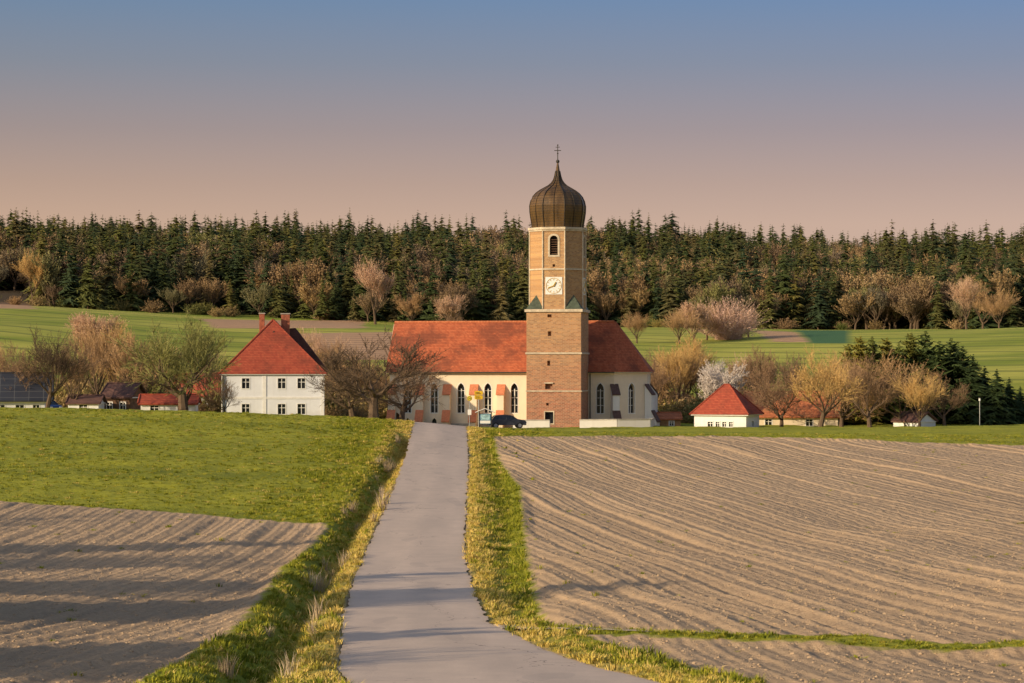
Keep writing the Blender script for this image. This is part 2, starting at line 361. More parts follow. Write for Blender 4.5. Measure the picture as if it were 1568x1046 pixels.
def tiles(name,c1,c2,c3,patch=.55):
    s=NT(name); o=s.obj(); sx=s.n('ShaderNodeSeparateXYZ'); s.l(o,sx.inputs[0])
    u=s.math('ADD',sx.outputs[0],sx.outputs[1])
    rowv=s.math('MULTIPLY',sx.outputs[2],5.2); fr=s.math('FRACT',rowv); rw=s.math('FLOOR',rowv)
    cu=s.math('FLOOR',s.math('ADD',s.math('MULTIPLY',u,4.5),s.math('MULTIPLY',rw,.5)))
    wn=s.n('ShaderNodeTexWhiteNoise',noise_dimensions='2D'); cb=s.n('ShaderNodeCombineXYZ'); s.l(cu,cb.inputs[0]); s.l(rw,cb.inputs[1]); s.l(cb.outputs[0],wn.inputs['Vector'])
    c=s.mix(wn.outputs[0],c1,c2)
    pn=s.ramp(s.noise(s.mapv(o,(.25,.25,.35)),1,6,.7),.48,.60); c=s.mix(s.math('MULTIPLY',pn,patch),c,c3)
    st=s.ramp(s.noise(s.mapv(o,(1.6,1.6,.12)),1,4),.5,.75); c=s.mix(s.math('MULTIPLY',st,.4),c,c3)
    c=s.mix(s.math('MULTIPLY',s.math('LESS_THAN',fr,.22),.45),c,(.08,.03,.02))
    s.col(c); s.bump(s.math('ADD',fr,s.math('MULTIPLY',s.noise(o,6,3),.7)),.04,.8); s.b.inputs['Roughness'].default_value=.8; return s.m
tile_o=tiles('orange_roof_tiles',(.41,.10,.045),(.54,.155,.07),(.17,.055,.035),.7); tile_r=tiles('red_roof_tiles',(.33,.062,.038),(.43,.095,.052),(.15,.042,.03),.45)
tile_b=tiles('orange_barn_tiles',(.48,.15,.065),(.62,.22,.10),(.27,.1,.055),.4); tile_d=tiles('dark_roof_tiles',(.12,.07,.06),(.17,.09,.075),(.07,.04,.04))
tile_cap=simple('orange_cap_tiles',(.62,.22,.11),.15,.8,4)
def brick(name):
    s=NT(name); o=s.obj(); sx=s.n('ShaderNodeSeparateXYZ'); s.l(o,sx.inputs[0])
    cb=s.n('ShaderNodeCombineXYZ'); s.l(s.math('ADD',sx.outputs[0],sx.outputs[1]),cb.inputs[0]); s.l(sx.outputs[2],cb.inputs[1])
    b=s.n('ShaderNodeTexBrick'); s.l(cb.outputs[0],b.inputs['Vector']); b.inputs['Scale'].default_value=1
    b.inputs['Brick Width'].default_value=.42; b.inputs['Row Height'].default_value=.16; b.inputs['Mortar Size'].default_value=.016
    n=s.ramp(s.noise(s.mapv(o,(.25,.25,.6)),1,5,.65),.35,.65)
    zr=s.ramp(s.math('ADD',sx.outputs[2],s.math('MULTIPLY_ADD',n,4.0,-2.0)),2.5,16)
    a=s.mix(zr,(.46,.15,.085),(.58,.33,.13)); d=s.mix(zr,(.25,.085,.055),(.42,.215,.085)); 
    m=s.ramp(s.noise(o,2.2,5,.7),.35,.65); a=s.mix(s.math('MULTIPLY',m,.4),a,(.52,.34,.20)); d=s.mix(s.math('MULTIPLY',n,.5),d,(.27,.18,.12))
    s.put(a,b.inputs['Color1']); s.put(d,b.inputs['Color2']); b.inputs['Mortar'].default_value=(.44,.33,.23,1)
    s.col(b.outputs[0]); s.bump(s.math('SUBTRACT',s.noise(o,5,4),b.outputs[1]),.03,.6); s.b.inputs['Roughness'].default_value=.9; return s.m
brk=brick('old_brick'); stone=simple('stone_band',(.60,.50,.37),.2,.9,2)
grey=simple('grey_plinth',(.42,.38,.34),.2,.9,1.5); chim=simple('chimney_brick',(.36,.12,.07),.3,.9,3)
wood=simple('brown_wood',(.16,.09,.055),.35,.85,2); woodl=simple('light_wood',(.38,.21,.10),.3,.85,2)
metal=simple('galvanised_metal',(.35,.36,.37),.1,.45,2,metal=.7); gold=simple('gilded',(.75,.5,.12),.1,.35,2,metal=.8)

# ------------------------------------------------------------------ church
ang=R(9.5); CZ=-7.7
church=empty('church',(5.45,288,CZ),-ang)
fn=(0,-1); fr_=(1,0)
EV=7.07; RG=13.1; YF=3.0; YB=13.0; YM=8.0
body=[(-21.1,YF),(6.4,YF),(10.0,6.1),(10.0,9.9),(6.4,YB),(-21.1,YB)]
nave=prism(church,'walls',body,0,EV,cream)
nw=[-18.9,-15.6,-12.3,-9.0,-5.75]
cs=[]
ob_r=(3.6/math.hypot(3.6,3.1),3.1/math.hypot(3.6,3.1)); ob_n=(ob_r[1],-ob_r[0])
opens=[((q,YF,2.0),fr_,fn) for q in nw]+[((4.7,YF,2.0),fr_,fn),((8.3,6.1-1.46,2.0),ob_r,ob_n),((10.0,8.0,2.0),(0,1),(1,0))]
for o_,rt,nr in opens: cs.append(wallprism(gothic(.85,3.6),o_,rt,nr,-.45,.3))
for q in (-18.9,-15.6,-5.75): cs.append(wallprism(gothic(.62,1.0),(q,YF,.35),fr_,fn,-.4,.3))
cs.append(wallprism(roundp(1.1,2.2),(-20.4,YF,-.2),fr_,fn,-.4,.3))
cut(nave,cs)
for i,(o_,rt,nr) in enumerate(opens):
    v,f=wallprism(gothic(.84,3.58),o_,rt,nr,-.42,-.36); solid(church,'window_glass_%d'%i,v,f,glass)
    v,f=wallprism(rectp(.09,2.9),o_,rt,nr,-.35,-.24); solid(church,'mullion_%d'%i,v,f,trimw)
    frame(church,'window_surround_%d'%i,gothic(.85,3.6),o_,rt,nr,.1,-.05,.025,trimw)
    for k in (.9,1.8,2.65): 
        v,f=wallprism(rectp(.84,.05),(o_[0],o_[1],o_[2]+k),rt,nr,-.34,-.29); solid(church,'bar_%d_%d'%(i,int(k*10)),v,f,trimw)
for i,q in enumerate((-18.9,-15.6,-5.75)):
    v,f=wallprism(gothic(.62,1.0),(q,YF,.35),fr_,fn,-.39,-.3); solid(church,'niche_%d'%i,v,f,glass)
v,f=wallprism(roundp(1.1,2.2),(-20.4,YF,-.2),fr_,fn,-.39,-.3); solid(church,'side_door',v,f,wood)
def offs(P,o):
    n=len(P);out=[]
    for i in range(n):
        a=Vector(P[i-1]);b=Vector(P[i]);c=Vector(P[(i+1)%n])
        d1=(b-a).normalized();d2=(c-b).normalized();n1=Vector((d1.y,-d1.x));n2=Vector((d2.y,-d2.x)); m=(n1+n2).normalized(); out.append(tuple(b+m*(o/max(.3,m.dot(n1)))))
    return out
prism(church,'plinth',offs(body,.12),-.5,.7,grey)
prism(church,'eave_cornice',offs(body,.22),EV-.28,EV+.02,trimw)
E=offs(body,.5); z0=EV-.12
V=[(*E[0],z0),(*E[1],z0),(*E[2],z0),(*E[3],z0),(*E[4],z0),(*E[5],z0),(E[0][0],YM,RG),(6.0,YM,RG)]
Fr=[(0,1,7,6),(1,2,7),(2,3,7),(3,4,7),(4,5,6,7),(5,0,6),(5,4,3,2,1,0)]
solid(church,'roof',V,Fr,tile_o)
solid(church,'gable_wall',[(-21.15,YF,EV-.3),(-21.15,YB,EV-.3),(-21.15,YM,RG-.35),(-21.7,YF,EV-.3),(-21.7,YB,EV-.3),(-21.7,YM,RG-.3)],[(0,1,2),(3,5,4),(0,3,4,1),(1,4,5,2),(2,5,3,0)],cream)
bpy.ops.mesh.primitive_cylinder_add(vertices=10,radius=.14,depth=27.4,location=(0,0,0)); rc=bpy.context.object; rc.name='ridge_tiles'; rc.data.materials.append(tile_b); rc.parent=church; rc.rotation_euler=(0,R(90),0); rc.location=(-7.9,YM,RG)
box(church,'gutter',-21.3,-3.3,YF-.66,YF-.54,EV-.22,EV-.1,lead); box(church,'gutter_choir',3.3,6.5,YF-.66,YF-.54,EV-.22,EV-.1,lead)
def buttress(nm,org,rt,nr,mat,h=5.3,cap=tile_cap):
    w=.42; o=Vector(org)
    def P(a,d,z): return (o.x+rt[0]*a+nr[0]*d,o.y+rt[1]*a+nr[1]*d,z)
    dp=1.5; d2=.8
    def pr(n_,prof,ww,m):
        V=[P(-ww,d,z) for d,z in prof]+[P(ww,d,z) for d,z in prof]; n=len(prof)
        return solid(church,n_,V,[tuple(range(n)),tuple(range(2*n-1,n-1,-1))]+[(i,n+i,n+(i+1)%n,(i+1)%n) for i in range(n)],m)
    pr(nm+'_body',[(-.1,-.5),(dp,-.5),(dp,.9),(d2,2.1),(d2,h-1.1),(-.1,h)],w,mat)
    pr(nm+'_cap',[(-.05,h+.03),(d2+.1,h-1.15),(d2+.1,h-1.0),(-.05,h+.22)],w+.1,cap)
    pr(nm+'_weathering',[(d2+.01,2.18),(dp+.1,.86),(dp+.1,1.0),(d2+.01,2.34)],w+.08,cap)
for i,q in enumerate([-20.75,-17.25,-13.95,-10.65,-7.35]): buttress('buttress_%d'%i,(q,YF),fr_,fn,cream)
ccap=simple('slate_cap',(.12,.07,.06),.2)
for i,(p_,a_) in enumerate([((6.4,YF),R(-65)),((10.0,6.1),R(-20)),((10.0,9.9),R(20))]):
    nr=(math.cos(a_),math.sin(a_)); buttress('choir_buttress_%d'%i,p_,(-nr[1],nr[0]),nr,white,5.3,ccap)
bpy.ops.mesh.primitive_cylinder_add(vertices=8,radius=.06,depth=EV-.2,location=(0,0,0)); dp=bpy.context.object; dp.name='downpipe'; dp.data.materials.append(lead); dp.parent=church; dp.location=(3.5,YF-.15,EV/2)
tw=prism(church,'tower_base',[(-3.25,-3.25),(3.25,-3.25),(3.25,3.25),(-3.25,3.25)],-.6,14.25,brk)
c=[wallprism(rectp(1.0,1.35),(-.55,-3.25,.9),fr_,fn,-.6,.3)]
for xx,zz,ww,hh in ((-.6,4.95,.85,.62),(-.6,7.7,.35,.6),(-.5,11.2,.4,.55),(-.5,13.4,.5,.35),(-.75,3.0,.3,.3)):
    c.append(wallprism(rectp(ww,hh),(xx,-3.25,zz),fr_,fn,-.5,.3))
cut(tw,c)
box(church,'tower_base_window',-1.04,-.06,-2.8,-2.74,.92,2.23,glass)
frame(church,'tower_base_window_frame',rectp(1.0,1.35),(-.55,-3.25,.9),fr_,fn,.12,-.05,.05,stone)
box(church,'tower_window_hood',-1.15,-.05,-3.45,-3.24,5.6,5.72,stone)
def oct_(w): 
    r=w/2/math.cos(math.pi/8); return [(r*math.cos(math.pi/8+i*math.pi/4),r*math.sin(math.pi/8+i*math.pi/4)) for i in range(8)]
def band_sq(n_,z,h,o,m=stone): 
    a=3.25+o; prism(church,n_,[(-a,-a),(a,-a),(a,a),(-a,a)],z-h/2,z+h/2,m)
band_sq('string_course_1',4.7,.14,.1); band_sq('string_course_2',9.16,.2,.12); band_sq('tower_cornice',14.2,.32,.2)
band_sq('tower_footing',.1,.3,.12,brk)
to=prism(church,'tower_octagon',oct_(6.3),14.3,24.0,brk)
cc=[];tops=[]
for k in range(8):
    a=k*math.pi/4; nr=(math.cos(a),math.sin(a)); rt=(-nr[1],nr[0]); 
    if k%2==0:
        cc.append(wallprism(roundp(.95,2.3),(nr[0]*3.15,nr[1]*3.15,20.75),rt,nr,-.5,.3)); tops.append((nr,rt))
        cc.append(wallprism(rectp(.3,.32),(nr[0]*3.15,nr[1]*3.15,19.35),rt,nr,-.5,.3))
cut(to,cc)
clockw=simple('clock_white',(.78,.77,.75),.05)
for i,(nr,rt) in enumerate(tops):
    o_=(nr[0]*3.15,nr[1]*3.15,20.75)
    v,f=wallprism(roundp(.94,2.28),o_,rt,nr,-.48,-.42); solid(church,'belfry_back_%d'%i,v,f,dark)
    frame(church,'belfry_surround_%d'%i,roundp(.95,2.3),o_,rt,nr,.22,-.05,.06,stone)
    for k in range(7):
        v,f=wallprism(rectp(.92,.06),(o_[0],o_[1],o_[2]+.15+k*.27),rt,nr,-.3,-.1); solid(church,'louvre_%d_%d'%(i,k),v,f,wood)
    co=(nr[0]*3.15,nr[1]*3.15,16.1)
    v,f=wallprism(rectp(2.0,2.05),co,rt,nr,-.05,.05); solid(church,'clock_panel_%d'%i,v,f,clockw)
    def disc(r0,r1,d0,d1,nm,m,n=32):
        V=[];
        for d in (d0,d1):
            for r in (r0,r1):
                for j in range(n):
                    b=j/n*2*math.pi; V.append((co[0]+rt[0]*r*math.cos(b)+nr[0]*d,co[1]+rt[1]*r*math.cos(b)+nr[1]*d,co[2]+1.02+r*math.sin(b)))
        Fc=[]
        for j in range(n):
            q=(j+1)%n; Fc+=[(2*n+j,2*n+q,3*n+q,3*n+j),(j,n+j,n+q,q),(n+j,3*n+j,3*n+q,n+q),(j,q,2*n+q,2*n+j)]
        solid(church,nm,V,Fc,m)
    disc(.87,.93,.04,.08,'clock_ring_%d'%i,gold)
    def bar(r0,r1,an,w,nm,m,d=.1):
        ca,sa=math.cos(an),math.sin(an); V=[]
        for dd in (.052,d):
            for r,s_ in ((r0,-w),(r1,-w),(r1,w),(r0,w)):
                xx=r*ca-s_*sa; zz=r*sa+s_*ca; V.append((co[0]+rt[0]*xx+nr[0]*dd,co[1]+rt[1]*xx+nr[1]*dd,co[2]+1.02+zz))
        solid(church,nm,V,[(0,1,2,3),(7,6,5,4),(0,4,5,1),(1,5,6,2),(2,6,7,3),(3,7,4,0)],m)
    for j in range(12): bar(.64,.82,j*math.pi/6,.03,'numeral_%d_%d'%(i,j),gold,.08)
    bar(-.15,.72,R(200),.06,'minute_hand_%d'%i,gold,.13); bar(-.1,.5,R(60),.07,'hour_hand_%d'%i,gold,.16)
for i,(a,b) in enumerate(oct_(6.36)):
    prism(church,'octagon_corner_%d'%i,[(a+.09*math.cos(t*math.pi/4),b+.09*math.sin(t*math.pi/4)) for t in range(8)],14.35,23.7,stone)
prism(church,'octagon_string',oct_(6.52),19.0,19.18,stone); prism(church,'octagon_cornice_low',oct_(6.55),23.6,23.78,stone); prism(church,'octagon_cornice',oct_(6.75),23.781,24.05,stone)
cop=simple('patinated_metal',(.08,.10,.07),.3,.6)
for i,(sx_,sy_) in enumerate([(-1,-1),(1,-1),(1,1),(-1,1)]):
    k=(sx_*3.3,sy_*3.3)
    V=[(k[0],k[1],14.37),(k[0]-sx_*2.0,k[1],14.37),(k[0],k[1]-sy_*2.0,14.37),(k[0]-sx_*1.15,k[1]-sy_*1.15,16.2)]
    solid(church,'corner_broach_%d'%i,V,[(0,1,2),(0,1,3),(0,2,3),(1,2,3)],cop)
def dome_mat():
    s=NT('dome_shingles'); o=s.obj(); n=s.ramp(s.noise(s.mapv(o,(1.2,1.2,.35)),1,5,.7),.3,.7)
    c=s.mix(n,(.055,.033,.016),(.19,.105,.036)); sx=s.n('ShaderNodeSeparateXYZ'); s.l(o,sx.inputs[0]); fr=s.math('FRACT',s.math('MULTIPLY',sx.outputs[2],3.2))
    c=s.mix(s.math('MULTIPLY',s.math('LESS_THAN',fr,.2),.5),c,(.015,.012,.01)); s.col(c); s.b.inputs['Roughness'].default_value=.42; s.b.inputs['Metallic'].default_value=.25
    s.b.inputs['Specular IOR Level'].default_value=.5; s.bump(fr,.03,.5); return s.m
dm=dome_mat()
prof=[(24.05,3.15),(24.6,3.2),(25.3,3.32),(26.0,3.42),(26.7,3.44),(27.3,3.3),(27.8,3.05),(28.25,2.65),(28.6,2.15),(28.9,1.6),(29.15,1.15),(29.45,.8),(29.8,.55),(30.3,.38),(30.9,.26),(31.5,.16),(32.0,.07)]
V=[];N=24
for zz,r in prof:
    for j in range(N):
        b=j/N*2*math.pi+math.pi/8; ph=((j%3)/3)*math.pi/4; k=math.cos(math.pi/8)/math.cos(ph-math.pi/8) if j%3 else 1.0
        V.append((r*(k*.7+.3)*math.cos(b),r*(k*.7+.3)*math.sin(b),zz))
Fc=[(i*N+j,i*N+(j+1)%N,(i+1)*N+(j+1)%N,(i+1)*N+j) for i in range(len(prof)-1) for j in range(N)]+[tuple(range(N-1,-1,-1)),tuple((len(prof)-1)*N+j for j in range(N))]
solid(church,'onion_dome',V,Fc,dm)
rm=simple('dome_ribs',(.03,.022,.015),.3,.5)
def tubes(par,name,paths,mat,n=6):
    V=[];Fc=[]
    for P in paths:
        for i,(p,r) in enumerate(P):
            p=Vector(p); d=(Vector(P[min(i+1,len(P)-1)][0])-Vector(P[max(i-1,0)][0])).normalized()
            a=d.cross(Vector((0,0,1)) if abs(d.z)<.9 else Vector((1,0,0))).normalized(); b=d.cross(a); k=len(V)
            for j in range(n): V.append(tuple(p+(a*math.cos(j/n*6.2832)+b*math.sin(j/n*6.2832))*r))
            if i: Fc+=[(k-n+j,k-n+(j+1)%n,k+(j+1)%n,k+j) for j in range(n)]
        Fc+=[tuple(range(k,k+n))]
    return solid(par,name,V,Fc,mat)
tubes(church,'dome_ribs',[[((r*math.cos(math.pi/8+i*math.pi/4),r*math.sin(math.pi/8+i*math.pi/4),zz),.07) for zz,r in prof[:-2]] for i in range(8)]+
 [[((r*.955*math.cos(i*math.pi/4),r*.955*math.sin(i*math.pi/4),zz),.035) for zz,r in prof[:-3]] for i in range(8)],rm)
def sphere(par,n_,loc,r,mat,sc=(1,1,1)):
    bpy.ops.mesh.primitive_uv_sphere_add(segments=16,ring_count=10,radius=r,location=(0,0,0)); o=bpy.context.object; o.name=n_; o.data.materials.append(mat); o.parent=par; o.location=loc; o.scale=sc
    for p in o.data.polygons: p.use_smooth=True
    return o
sphere(church,'finial_ball',(0,0,32.05),.22,lead)
tubes(church,'finial_cross',[[((0,0,32),.06),((0,0,34.0),.045)],[((-.4,0,33.35),.05),((.4,0,33.35),.05)],[((-.25,0,33.75),.04),((.25,0,33.75),.04)]],lead)
sphere(church,'finial_tip',(0,0,34.0),.09,lead)
sphere(church,'finial_knob',(0,0,33.0),.1,lead)

# ------------------------------------------------------------------ houses
def win(par,i,lx,y0,zz,w,h,fm,rt=fr_,nr=fn,x0=None):
    org=(lx,y0,zz) if x0 is None else (x0,lx,zz)
    v,f=wallprism(rectp(w-.02,h-.02),(org[0],org[1],org[2]+.01),rt,nr,-.2,-.14); solid(par,'window_glass_%s'%i,v,f,glass)
    frame(par,'window_frame_%s'%i,rectp(w,h),org,rt,nr,.11,-.04,.03,fm)
    v,f=wallprism(rectp(.07,h-.03),org,rt,nr,-.13,-.08); solid(par,'window_mullion_%s'%i,v,f,fm)
    v,f=wallprism(rectp(w-.03,.06),(org[0],org[1],org[2]+h*.6),rt,nr,-.129,-.085); solid(par,'window_bar_%s'%i,v,f,fm)
def house(name,cx,cy,rot,w,d,wh,rh,ridge,wm,rm_,wins=(),z=None,over=.45,kind='hip',sidew=()):
    z=gh(cx,cy)-.15 if z is None else z
    e=empty(name,(cx,cy,z),rot)
    b=prism(e,'walls',[(-w/2,-d/2),(w/2,-d/2),(w/2,d/2),(-w/2,d/2)],-.6,wh,wm)
    cs=[wallprism(rectp(q[2],q[3]),(q[0],-d/2,q[1]),fr_,fn,-.3,.3) for q in wins]+[wallprism(rectp(q[2],q[3]),(w/2,q[0],q[1]),(0,1),(1,0),-.3,.3) for q in sidew]
    if cs: cut(b,cs)
    for i,q in enumerate(wins): win(e,i,q[0],-d/2,q[1],q[2],q[3],trimw)
    for i,q in enumerate(sidew): win(e,'s%d'%i,q[0],0,q[1],q[2],q[3],trimw,(0,1),(1,0),w/2)
    a,c_=w/2+over,d/2+over; z0=wh-.08; zr=wh+rh
    prism(e,'eaves',[(-a+.1,-c_+.1),(a-.1,-c_+.1),(a-.1,c_-.1),(-a+.1,c_-.1)],wh-.2,wh-.085,trimw)
    if kind=='hip': V=[(-a,-c_,z0),(a,-c_,z0),(a,c_,z0),(-a,c_,z0),(ridge[0],ridge[1],zr),(ridge[2],ridge[3],zr)]
    if kind=='gx':
        V=[(-a,-c_,z0),(a,-c_,z0),(a,c_,z0),(-a,c_,z0),(-a,0,zr),(a,0,zr)]
        for sg,nm in ((-1,'left'),(1,'right')):
            xo=sg*(w/2-.02); xi_=sg*(w/2-.25)
            solid(e,'gable_wall_'+nm,[(xo,-d/2,wh-.1),(xo,d/2,wh-.1),(xo,0,zr-.25),(xi_,-d/2,wh-.1),(xi_,d/2,wh-.1),(xi_,0,zr-.25)],[(0,1,2),(3,5,4),(0,3,4,1),(1,4,5,2),(2,5,3,0)],wm)
    if kind=='hip' and ridge[0]==ridge[2]: Fc=[(0,1,4),(1,2,5,4),(2,3,5),(3,0,4,5),(3,2,1,0)]
    elif kind=='hip': Fc=[(0,1,5,4),(1,2,5),(2,3,4,5),(3,0,4),(3,2,1,0)]
    else: 
        t_=.16; V=V+[(a_,b_,c__-t_) for a_,b_,c__ in V]; Fc=[(0,1,5,4),(2,3,4,5),(6,10,11,7),(8,11,10,9),(0,6,7,1),(2,8,9,3),(0,4,10,6),(4,3,9,10),(1,7,11,5),(5,11,8,2)]
    solid(e,'roof',V,Fc,rm_)
    hips=[[(V[i],.1),(V[j],.1)] for i,j in (((0,4),(1,4),(2,5),(3,5),(4,5)) if kind=='hip' and ridge[0]==ridge[2] else ((0,4),(3,4),(1,5),(2,5),(4,5)))]
    tubes(e,'ridge_tiles',hips,rm_)
    return e
hx=xat(413,277)
wn=[]
for lx in (-3.1,1.0,3.25):
    for zz in (1.0,3.95): wn.append((lx,zz,.85,1.15))
pan=plaster('white_house_plaster',(.80,.81,.84))
h=house('white_house',hx-.05,283,R(4),11.6,12,5.7,6.2,(-.1,-2.2,-.1,2.6),pan,tile_r,wn,z=-6.55,over=.35,sidew=[(-3,3.95,.85,1.15),(1,3.95,.85,1.15)])
box(h,'pilaster_mid',-1.15,-.75,-6.06,-5.99,0,5.45,trimw); box(h,'pilaster_left',-5.86,-5.5,-6.06,-5.99,0,5.45,trimw); box(h,'pilaster_right',5.5,5.86,-6.06,-5.99,0,5.45,trimw)
box(h,'storey_band',-5.49,-1.16,-6.05,-5.99,2.75,3.0,trimw); box(h,'storey_band_right',-.74,5.49,-6.05,-5.99,2.75,3.0,trimw)
box(h,'chimney_left',-1.75,-1.15,-.4,.4,8.5,12.6,chim); box(h,'chimney_left_cap',-1.83,-1.07,-.48,.48,12.6,12.72,grey)
box(h,'chimney_right',.75,1.75,1.0,1.9,8.5,12.6,chim); box(h,'chimney_right_cap',.67,1.83,.92,1.98,12.6,12.72,grey)
solid(h,'rear_wing_roof',[(0,2,10.8),(6.3,2,5.9),(6.3,9,5.9),(0,9,10.8),(2.4,2,11.0),(2.4,9,11.0)],[(0,1,4),(3,5,2),(1,2,5,4),(0,4,5,3),(0,3,2,1)],tile_d)
solid(h,'dormer',[(-.55,-3.2,9.9),(.55,-3.2,9.9),(0,-3.2,10.6),(-.55,-1.4,9.9),(.55,-1.4,9.9),(0,-1.4,10.6)],[(0,1,2),(3,5,4),(0,2,5,3),(1,4,5,2),(0,3,4,1)],tile_d)
box(h,'downpipe',-5.75,-5.65,-6.2,-6.08,0,5.5,lead)
house('small_white_house',xat(1114,283),284,R(-22),6.3,5.4,2.4,3.4,(-.3,0,.3,0),white2,tile_r,[(-1.2,.9,.6,.55),(-.3,.9,.45,.55),(.5,.9,.45,.55),(1.3,.9,.45,.55)],z=-8.0,sidew=[(0,.9,.7,.6)])
house('barn',xat(1215,300),301,R(-6),11,7,1.7,3.0,(0,0,0,0),cream,tile_b,[(-3,.5,.8,.8),(2,.5,.8,.8)],z=-7.9,kind='gx')
house('wooden_shed',xat(1018,296),296,R(5),3.4,3,1.2,.7,(0,0,0,0),woodl,tile_b,[(.6,.3,.5,.5)],z=-7.6,kind='gx',over=.2)
house('white_shed',xat(1400,288),288,R(-50),3.8,3.2,1.4,1.0,(0,0,0,0),white2,tile_d,[(0,.6,.5,.5)],z=-7.9,kind='gx',over=.2)
sol=NT('solar_panels'); o_=sol.obj(); b_=sol.n('ShaderNodeTexBrick'); sol.l(o_,b_.inputs['Vector']); b_.inputs['Scale'].default_value=1; b_.inputs['Brick Width'].default_value=1.6; b_.inputs['Row Height'].default_value=1.0; b_.offset=0
b_.inputs['Mortar Size'].default_value=.03; b_.inputs['Color1'].default_value=(.03,.033,.045,1); b_.inputs['Color2'].default_value=(.045,.048,.06,1); b_.inputs['Mortar'].default_value=(.12,.12,.12,1); sol.col(b_.outputs[0]); sol.b.inputs['Roughness'].default_value=.4
house('solar_roof_barn',xat(18,272),274,R(10),7.5,8,2.3,3.0,(0,0,0,0),white2,sol.m,[(-1.5,.8,.9,.9),(.6,.8,.9,.9),(2.4,.8,.7,.9)],z=-6.1,kind='gx')
house('brown_house',xat(188,277),278,R(-12),3.4,5,2.6,1.5,(0,0,0,0),wood,tile_d,[(-.8,1.1,.6,.8),(.8,1.1,.6,.8)],z=-6.1,kind='gx',over=.3)
house('garden_shed',xat(258,268),269,R(3),6,4,1.7,.9,(0,0,0,0),white2,tile_r,[(-1.5,.7,.9,.7),(1.5,.7,.9,.7)],z=-5.8,kind='gx',over=.3)
house('garage',xat(130,272),273,R(0),3.4,4,1.6,.8,(0,0,0,0),white2,tile_d,[(0,.6,.9,.7)],z=-5.7,kind='gx',over=.25)
house('farmhouse',xat(318,330),332,R(-20),9,7,2.6,3,(0,0,0,0),white2,tile_r,[(-2,.9,.8,1),(2,.9,.8,1)],z=-6.6,kind='gx')
def wall(name,pts,h,mat,cap):
    e=empty(name,(0,0,0))
    for i in range(len(pts)-1):
        a=Vector(pts[i]);b=Vector(pts[i+1]); d=(b-a).normalized(); n=Vector((-d.y,d.x))
        za,zb=gh(*a),gh(*b); 
        for nm,t,z0_,z1_,m in (('wall_%d'%i,.18,-.6,h,mat),('coping_%d'%i,.25,h+.003,h+.1,cap)):
            V=[(*(a-n*t),za+z0_),(*(b-n*t),zb+z0_),(*(b+n*t),zb+z0_),(*(a+n*t),za+z0_),(*(a-n*t),za+z1_),(*(b-n*t),zb+z1_),(*(b+n*t),zb+z1_),(*(a+n*t),za+z1_)]
            solid(e,nm,V,[(0,3,2,1),(4,5,6,7),(0,1,5,4),(1,2,6,5),(2,3,7,6),(3,0,4,7)],m)
    return e
wall('churchyard_wall',[(xat(786,281),281.),(xat(842,280),280.)],.95,white2,grey)
wall('churchyard_wall',[(xat(888,279),279.),(xat(945,278),278.),(xat(995,279),279.),(xat(1000,290),290.)],.95,white2,grey)

# ------------------------------------------------------------------ signs, board, cars, lamp
yel=simple('yellow_sign',(.8,.5,.03),.08,.5); grn=simple('green_paint',(.03,.22,.08),.1,.5); blu=simple('blue_print',(.05,.16,.28),.3,.5,4); blk=simple('black_paint',(.02,.02,.02),.2,.5)
def cylz(par,n_,x_,y_,z0_,z1_,r,mat,v=10): return prism(par,n_,[(x_+r*math.cos(i/v*6.2832),y_+r*math.sin(i/v*6.2832)) for i in range(v)],z0_,z1_,mat)
def discy(par,n_,x_,y_,z_,r,t,mat,v=24):
    P=[(r*math.cos(i/v*6.2832),r*math.sin(i/v*6.2832)) for i in range(v)]
    V,Fc=wallprism(P,(x_,y_,z_),fr_,fn,-t/2,t/2); return solid(par,n_,V,Fc,mat)
sx_,sy_=xat(733,243),243.; e=empty('direction_sign',(sx_,sy_,gh(sx_,sy_)),R(4))
cylz(e,'post',0,.06,-.3,3.75,.05,metal)
for k,zz in enumerate((3.3,2.85)):
    V,Fc=wallprism([(-.42,0),(.34,0),(.46,.19),(.34,.38),(-.42,.38)],(0,0,zz),fr_,fn,-.02,.02); solid(e,'plate_%d'%k,V,Fc,yel)
    for q in range(2): box(e,'lettering_%d_%d'%(k,q),-.32,.2-.1*q,-.026,-.021,zz+.09+.12*q,zz+.15+.12*q,blk)
bx,by=xat(719,241),241.; e=empty('bus_stop_sign',(bx,by,gh(bx,by)),0)
cylz(e,'post',0,.05,-.3,3.1,.04,metal); discy(e,'disc',0,0,2.85,.26,.03,yel); discy(e,'ring',0,-.02,2.85,.21,.02,grn); discy(e,'inner_disc',0,-.035,2.85,.165,.02,yel)
box(e,'letter_h_left',-.09,-.05,-.06,-.047,2.76,2.94,grn);box(e,'letter_h_right',.05,.09,-.06,-.047,2.76,2.94,grn);box(e,'letter_h_bar',-.049,.049,-.06,-.047,2.83,2.87,grn); box(e,'timetable_case',-.18,.18,-.04,.02,1.2,1.75,trimw)
kx,ky=xat(743,236),236.; e=empty('notice_board',(kx,ky,gh(kx,ky)),R(0))
for s_ in (-.6,.6): box(e,'post_%s'%('l' if s_<0 else 'r'),s_-.05,s_+.05,-.05,.05,-.4,1.75,lead)
box(e,'panel',-.545,.545,-.03,.03,.45,1.45,blu); box(e,'map_sheet',-.45,.45,-.045,-.034,.85,1.38,simple('map_sheet',(.35,.55,.6),.4,.6,6)); box(e,'lower_sheet',-.5,.5,-.045,-.034,.5,.78,trimw)
